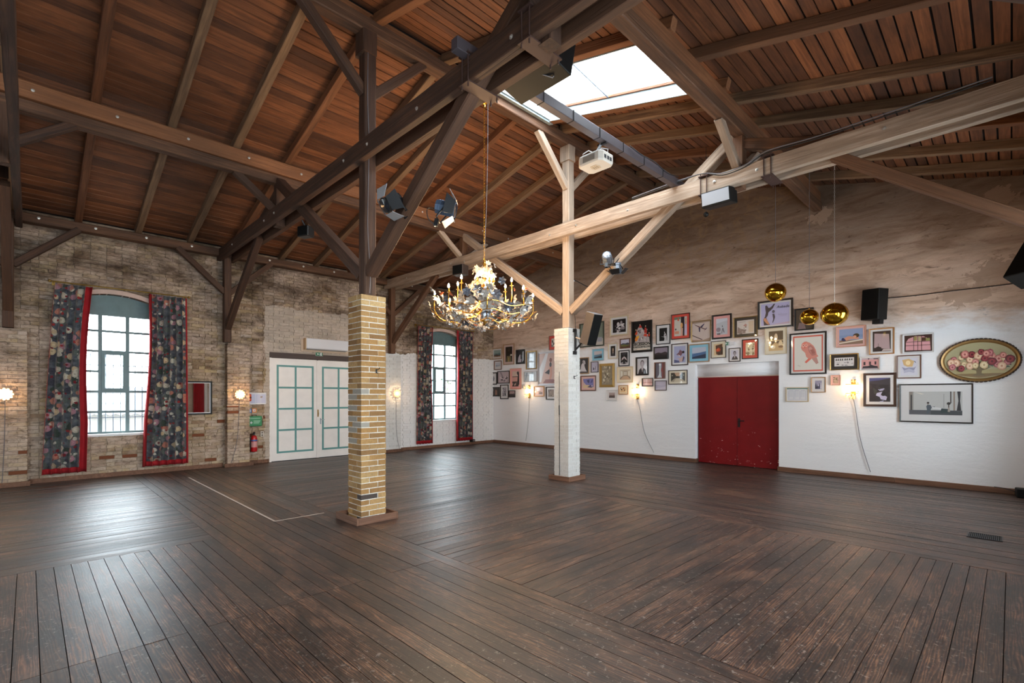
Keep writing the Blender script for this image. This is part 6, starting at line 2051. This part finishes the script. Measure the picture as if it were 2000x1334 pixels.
for k in range(n):
    for q in range(m_ - 1):
        fr_.f.append([k * m_ + q, ((k + 1) % n) * m_ + q, ((k + 1) % n) * m_ + q + 1, k * m_ + q + 1])
        fr_.c.append(None)
fr_.build('oval_frame', flat('old_gilt', '9a7748', 0.4, 0.5), ov, OM)
bead = MB().sphere((0, 0, 0), 0.02, 8, 6, 1.0).mesh('bead', flat('dark_beading', '3c2a20', 0.5))
for k in range(56):
    an = 2 * PI * (k + 0.5) / 56
    inst('bead', bead, OM @ Matrix.Translation((RX * 1.0 * math.cos(an), RZ * 1.0 * math.sin(an), 0.03)) @ Matrix.Rotation(an, 4, 'Z') @ Matrix.Diagonal((0.8, 1.5, 0.8, 1)), ov)
cv = MB()
kx, kz = RX * 0.885, RZ * 0.845


def oadd(pts, col, k):
    cv.add([(x * kx, y * kz, 0.007 + k * 0.0002) for x, y in pts], [tuple(range(len(pts)))], hx(col))


k = 0
oadd(E_(0, 0, 1, 1, '')[0] if False else [(math.cos(2 * PI * q / 48), math.sin(2 * PI * q / 48)) for q in range(48)], 'a8a07c', k); k += 1
oadd([(-0.86, -0.5), (0.86, -0.5), (0.55, -0.82), (0, -0.985), (-0.55, -0.82)], 'a89a6c', k); k += 1
oadd([(-0.7, -0.72), (0.7, -0.72), (0.5, -0.84), (0, -0.96), (-0.5, -0.84)], '7d6440', k); k += 1
oadd([(-0.34, -0.36), (0.34, -0.36), (0.2, -0.5), (0.08, -0.56), (0.07, -0.7), (0.2, -0.84), (-0.2, -0.84), (-0.07, -0.7), (-0.08, -0.56), (-0.2, -0.5)], '6f5e40', k); k += 1
oadd([(-0.3, -0.36), (-0.05, -0.36), (-0.06, -0.5)], '94825a', k); k += 1
rr = random.Random(12)
for q in range(30):
    x = rr.uniform(-0.86, 0.86)
    y = rr.uniform(-0.42, 0.35) * (1 - abs(x) * 0.4) - abs(x) * 0.18
    an = rr.uniform(0, 6.28)
    u, v = Vector((math.cos(an), math.sin(an))) * 0.1, Vector((-math.sin(an), math.cos(an))) * 0.05
    p = Vector((x, y))
    oadd([tuple(p - u), tuple(p + v), tuple(p + u), tuple(p - v)], rr.choice(['4a5a44', '3a4a3c', '5d6b58', '55663f']), k); k += 1
ros = [(-0.72, 0.1), (-0.5, 0.2), (-0.66, -0.12), (-0.42, -0.2), (-0.26, 0.06), (-0.2, 0.34), (-0.02, 0.24), (0.06, 0.46), (-0.1, -0.1), (0.16, 0.1), (0.36, 0.22), (0.3, 0.4), (0.54, 0.06), (0.5, -0.26), (0.72, 0.1), (0.78, -0.12), (0.14, -0.26), (-0.26, -0.3), (-0.1, -0.28), (-0.8, -0.1), (0.36, -0.08), (0.62, -0.34), (-0.5, -0.42), (0.2, 0.36), (0.84, 0.02), (-0.4, 0.36), (-0.76, -0.34), (0.66, 0.24)]
pal = [('b3636a', 'd99a94', '8a3f48'), ('7d2430', 'a33c44', '4f141c'), ('d9c39a', 'efdfbd', 'b89a6c'), ('c98078', 'e6b3a4', '9b4a48'), ('e0b89a', 'f0d9c0', 'c08a6c')]
for q, (x, y) in enumerate(ros):
    cset = pal[(q * 7 + q // 3) % 5]
    r0 = rr.uniform(0.1, 0.14)
    for s, ci in ((1.0, 2), (0.86, 0), (0.55, 1), (0.38, 0), (0.2, 2)):
        m = 9
        pts = [(x + r0 * s * rr.uniform(0.85, 1.1) * math.cos(2 * PI * j / m), y + 1.75 * r0 * s * rr.uniform(0.85, 1.1) * math.sin(2 * PI * j / m)) for j in range(m)]
        oadd(pts, cset[ci], k); k += 1
cv.build('canvas', M_PRINT, ov, OM)

# ---------------------------------------------------------------- gold mirror balls
M_BALL = flat('gold_mirror_film', 'e2b136', 0.1, 1.0)
for px, py, r, Y, lb, chain in ((1514.5, 571.5, 19.2, -1.7, 'shiny gold ball hanging above the dancer picture', False),
                                (1580.8, 619.3, 16.4, -1.7, 'smallest shiny gold ball, hanging in the middle', False),
                                (1629.8, 614, 23.8, -1.9, 'largest shiny gold ball, hanging on a pale chain', True)):
    p = on_y(px, py, Y)
    d = (p - CAM).dot(CF)
    rad = r * d / FOC
    t = thing('gold_ball', p, lb, 'mirror ball')
    MB().sphere((0, 0, 0), rad, 40, 24, 0.94).build('ball', M_BALL, t, Matrix.Translation(p), True)
    MB().lathe([(0.03, 0), (0.03, 0.015), (0.012, 0.02), (0.012, 0.03)], 12, c=p + Vector((0, 0, rad * 0.84))).build('cap', M_GOLD, t)
    top = zr(p.x) + 0.12
    if chain:
        lk = [(0.008 * math.cos(q), 0, 0.024 * math.sin(q)) for q in np.linspace(0, 2 * PI, 9)]
        me = MB().tube(lk, 0.002, 4, False).mesh('chain_link', M_BOLT)
        z = p.z + rad * 0.86 + 0.03
        k = 0
        while z < top:
            inst('chain_link', me, Matrix.Translation((p.x, p.y, z)) @ Matrix.Rotation(PI / 2 * (k % 2), 4, 'Z'), t)
            z += 0.04
            k += 1
    else:
        MB().tube([p + Vector((0, 0, rad * 0.84 + 0.02)), (p.x, p.y, top)], 0.004, 5).build('hanging_wire', M_CORD, t)
# dark knob on a cord under the farther tie beam
p = on_y(1379, 419, T2 + 0.6)
t = thing('hanging_knob', p, 'small dark knob hanging on a cord before the bare gable plaster', 'pull cord')
MB().sphere(p, 0.045, 14, 10).build('knob', M_BLACK, t, smooth=True)
MB().tube([p, (p.x, p.y, 6.2)], 0.004, 5).build('cord', M_CORDB, t)

# ================================================================== chandelier
CX, CY = XM + 0.03, -6.66
ch = thing('chandelier', (CX, CY, 3.0), 'large lit chandelier of gilt arms and glass flowers', 'chandelier')
C0 = Vector((CX, CY, 0))
MB().lathe([(0.07, 6.921), (0.075, 6.90), (0.05, 6.86), (0.02, 6.84), (0.02, 6.80)], 18, C0).build('ceiling_cup', M_GOLD, ch)
lk = [(0.014 * math.cos(q), 0, 0.03 * math.sin(q)) for q in np.linspace(0, 2 * PI, 9)]
me = MB().tube(lk, 0.0045, 4, False).mesh('chain_link', M_GOLD)
z, k = 4.14, 0
while z < 6.8:
    inst('chain_link', me, Matrix.Translation((CX, CY, z)) @ Matrix.Rotation(PI / 2 * (k % 2), 4, 'Z'), ch)
    z += 0.05
    k += 1
cord(ch, [(CX + 0.06, CY + 0.03, 6.9), (CX + 0.055, CY + 0.03, 6.0), (CX + 0.03, CY + 0.02, 5.0), (CX + 0.0, CY + 0.0, 4.2)], 0.005, M_CORD)
MB().tube([C0 + Vector((0.02 * math.cos(q), 0, 4.12 + 0.03 * math.sin(q))) for q in np.linspace(0, 2 * PI, 12)], 0.007, 6).build('top_ring', M_GOLD, ch)
MB().lathe([(0.012, 4.10), (0.035, 4.06), (0.018, 4.0), (0.03, 3.9), (0.02, 3.7), (0.05, 3.6), (0.03, 3.45), (0.06, 3.3), (0.05, 3.15), (0.08, 3.08), (0.03, 3.02), (0.012, 2.98)], 14, C0).build('centre_stem', M_GOLD, ch, smooth=True)
bulb = MB().lathe([(0.004, 0.0), (0.016, 0.012), (0.019, 0.03), (0.012, 0.055), (0.002, 0.075)], 10).mesh('bulb', M_BULB, True)
candle = MB().lathe([(0.03, 0), (0.034, 0.008), (0.012, 0.012), (0.012, 0.07)], 10).mesh('candle_cup', M_GOLD)


def bez(pts, n=12):
    P = [Vector(p) for p in pts]
    out = []
    for i in range(n + 1):
        t_ = i / n
        q = P[:]
        while len(q) > 1:
            q = [q[j].lerp(q[j + 1], t_) for j in range(len(q) - 1)]
        out.append(q[0])
    return out


rr = random.Random(5)
petal = []
for mt_ in (M_GLASSY, M_PETALG):
    f_ = MB()
    for j in range(6):
        a = 2 * PI * j / 6
        e = Vector((math.cos(a), math.sin(a), 0))
        s_ = Vector((-math.sin(a), math.cos(a), 0))
        f_.add([Vector((0, 0, 0)), e * 0.035 + s_ * 0.02 + Vector((0, 0, 0.012)), e * 0.058 + Vector((0, 0, 0.024)), e * 0.035 - s_ * 0.02 + Vector((0, 0, 0.012))], [(0, 1, 2, 3)])
    f_.sphere((0, 0, 0.01), 0.011, 6, 4)
    petal.append(f_.mesh('glass_flower', mt_))
leaf_me = MB().add([(0, 0, 0), (0.03, 0.016, 0.006), (0.075, 0, 0), (0.03, -0.016, 0.006)], [(0, 1, 2, 3)]).mesh('rose_leaf', M_ROSE)
nf = 0


def flower(p, out, s=1.0):
    global nf
    out = Vector(out).normalized()
    u = out.orthogonal().normalized()
    M = frame(p, u, out.cross(u)) @ Matrix.Rotation(rr.uniform(0, 6), 4, 'Z') @ Matrix.Scale(s, 4)
    r_ = rr.random()
    if r_ < 0.14:
        inst('rose_leaf', leaf_me, M, ch)
    else:
        inst('glass_flower', petal[0] if r_ < 0.72 else petal[1], M, ch)
    nf += 1


arm_pts = []
for tier, (na, rad, zb, z1, ph) in enumerate(((8, 0.86, 3.02, 3.42, 0.12), (6, 0.5, 3.2, 3.64, 0.5), (4, 0.2, 3.5, 3.72, 0.2))):
    for k in range(na):
        a = 2 * PI * k / na + ph
        e = Vector((math.cos(a), math.sin(a), 0))
        pts = bez([C0 + e * 0.05 + Vector((0, 0, zb + 0.25)), C0 + e * rad * 0.35 + Vector((0, 0, zb - 0.08)), C0 + e * rad * 1.1 + Vector((0, 0, zb - 0.12)), C0 + e * rad * 1.02 + Vector((0, 0, zb + 0.25)), C0 + e * rad + Vector((0, 0, z1))], 14)
        MB().tube(pts, 0.009, 6).build('arm', M_GOLD, ch)
        top = C0 + e * rad + Vector((0, 0, z1))
        inst('candle_cup', candle, Matrix.Translation(top), ch)
        inst('bulb', bulb, Matrix.Translation(top + Vector((0, 0, 0.07))), ch)
        if tier < 2:
            point(top + Vector((0, 0, 0.19)), 19.0, 0.025)
        for q in range(2, 14, 2 if tier == 0 else 3):
            p = pts[q]
            flower(p + Vector((rr.uniform(-.05, .05), rr.uniform(-.05, .05), rr.uniform(-.04, .05))), (p - C0 - Vector((0, 0, 3.5))), rr.uniform(1.1, 1.8))
# wire bowl
for z, r_ in ((3.10, 0.82), (3.0, 0.5), (3.22, 0.9)):
    MB().tube([C0 + Vector((r_ * math.cos(q) * (1 + 0.04 * math.sin(8 * q)), r_ * math.sin(q) * (1 + 0.04 * math.sin(8 * q)), z + 0.03 * math.sin(8 * q))) for q in np.linspace(0, 2 * PI, 65)], 0.006, 5, False).build('bowl_ring', M_GOLD, ch)
while nf < 235:
    a = rr.uniform(0, 2 * PI)
    s = math.sqrt(rr.uniform(0.06, 1))
    r_ = 0.9 * s
    zz = 3.0 + 0.36 * s ** 3 + rr.uniform(-0.03, 0.24)
    p = C0 + Vector((r_ * math.cos(a), r_ * math.sin(a), zz))
    flower(p, Vector((math.cos(a) * s, math.sin(a) * s, -0.7)) + Vector((rr.uniform(-.5, .5), rr.uniform(-.5, .5), rr.uniform(-.3, .6))), rr.uniform(1.2, 1.9))
while nf < 290:
    a = rr.uniform(0, 2 * PI)
    zz = rr.uniform(3.35, 4.02)
    r_ = 0.08 + 0.1 * rr.random() + (0.12 if zz < 3.7 else 0)
    p = C0 + Vector((r_ * math.cos(a), r_ * math.sin(a), zz))
    flower(p, (math.cos(a), math.sin(a), rr.uniform(-.3, .5)), rr.uniform(1.0, 1.5))
dm = MB().sphere((0, 0, 0), 0.012, 6, 5, 1.8).mesh('crystal_drop', M_GLASSY, True)
for k in range(60):
    a = rr.uniform(0, 2 * PI)
    r_ = rr.uniform(0.2, 0.95)
    inst('crystal_drop', dm, Matrix.Translation(C0 + Vector((r_ * math.cos(a), r_ * math.sin(a), 2.97 + 0.25 * r_ ** 3 - rr.uniform(0, .04)))), ch)

# equipment box at the right end of the picture wall
p = on_z(1992, 972, 0)
eb = thing('equipment_box', (p.x, p.y, 0), 'black equipment box at the right end of the skirting board', 'box')
EM = Matrix.Translation((p.x + 0.12, -0.12, 0.075)) @ Matrix.Rotation(0.1, 4, 'Z')
fillet(MB().box((0, 0, 0), (0.34, 0.26, 0.148)).build('housing', M_BLACK, eb, EM), 0.015, 3)
MB().tube([(-0.05, 0, 0.074), (-0.045, 0, 0.1), (0.045, 0, 0.1), (0.05, 0, 0.074)], 0.009).build('handle', M_BLACKM, eb, EM)
cord(eb, [EM @ Vector((-0.16, 0.05, 0.0)), (p.x - 0.2, -0.02, 0.11), (p.x - 0.32, 0.03, 0.112)], 0.007, M_CORDB)
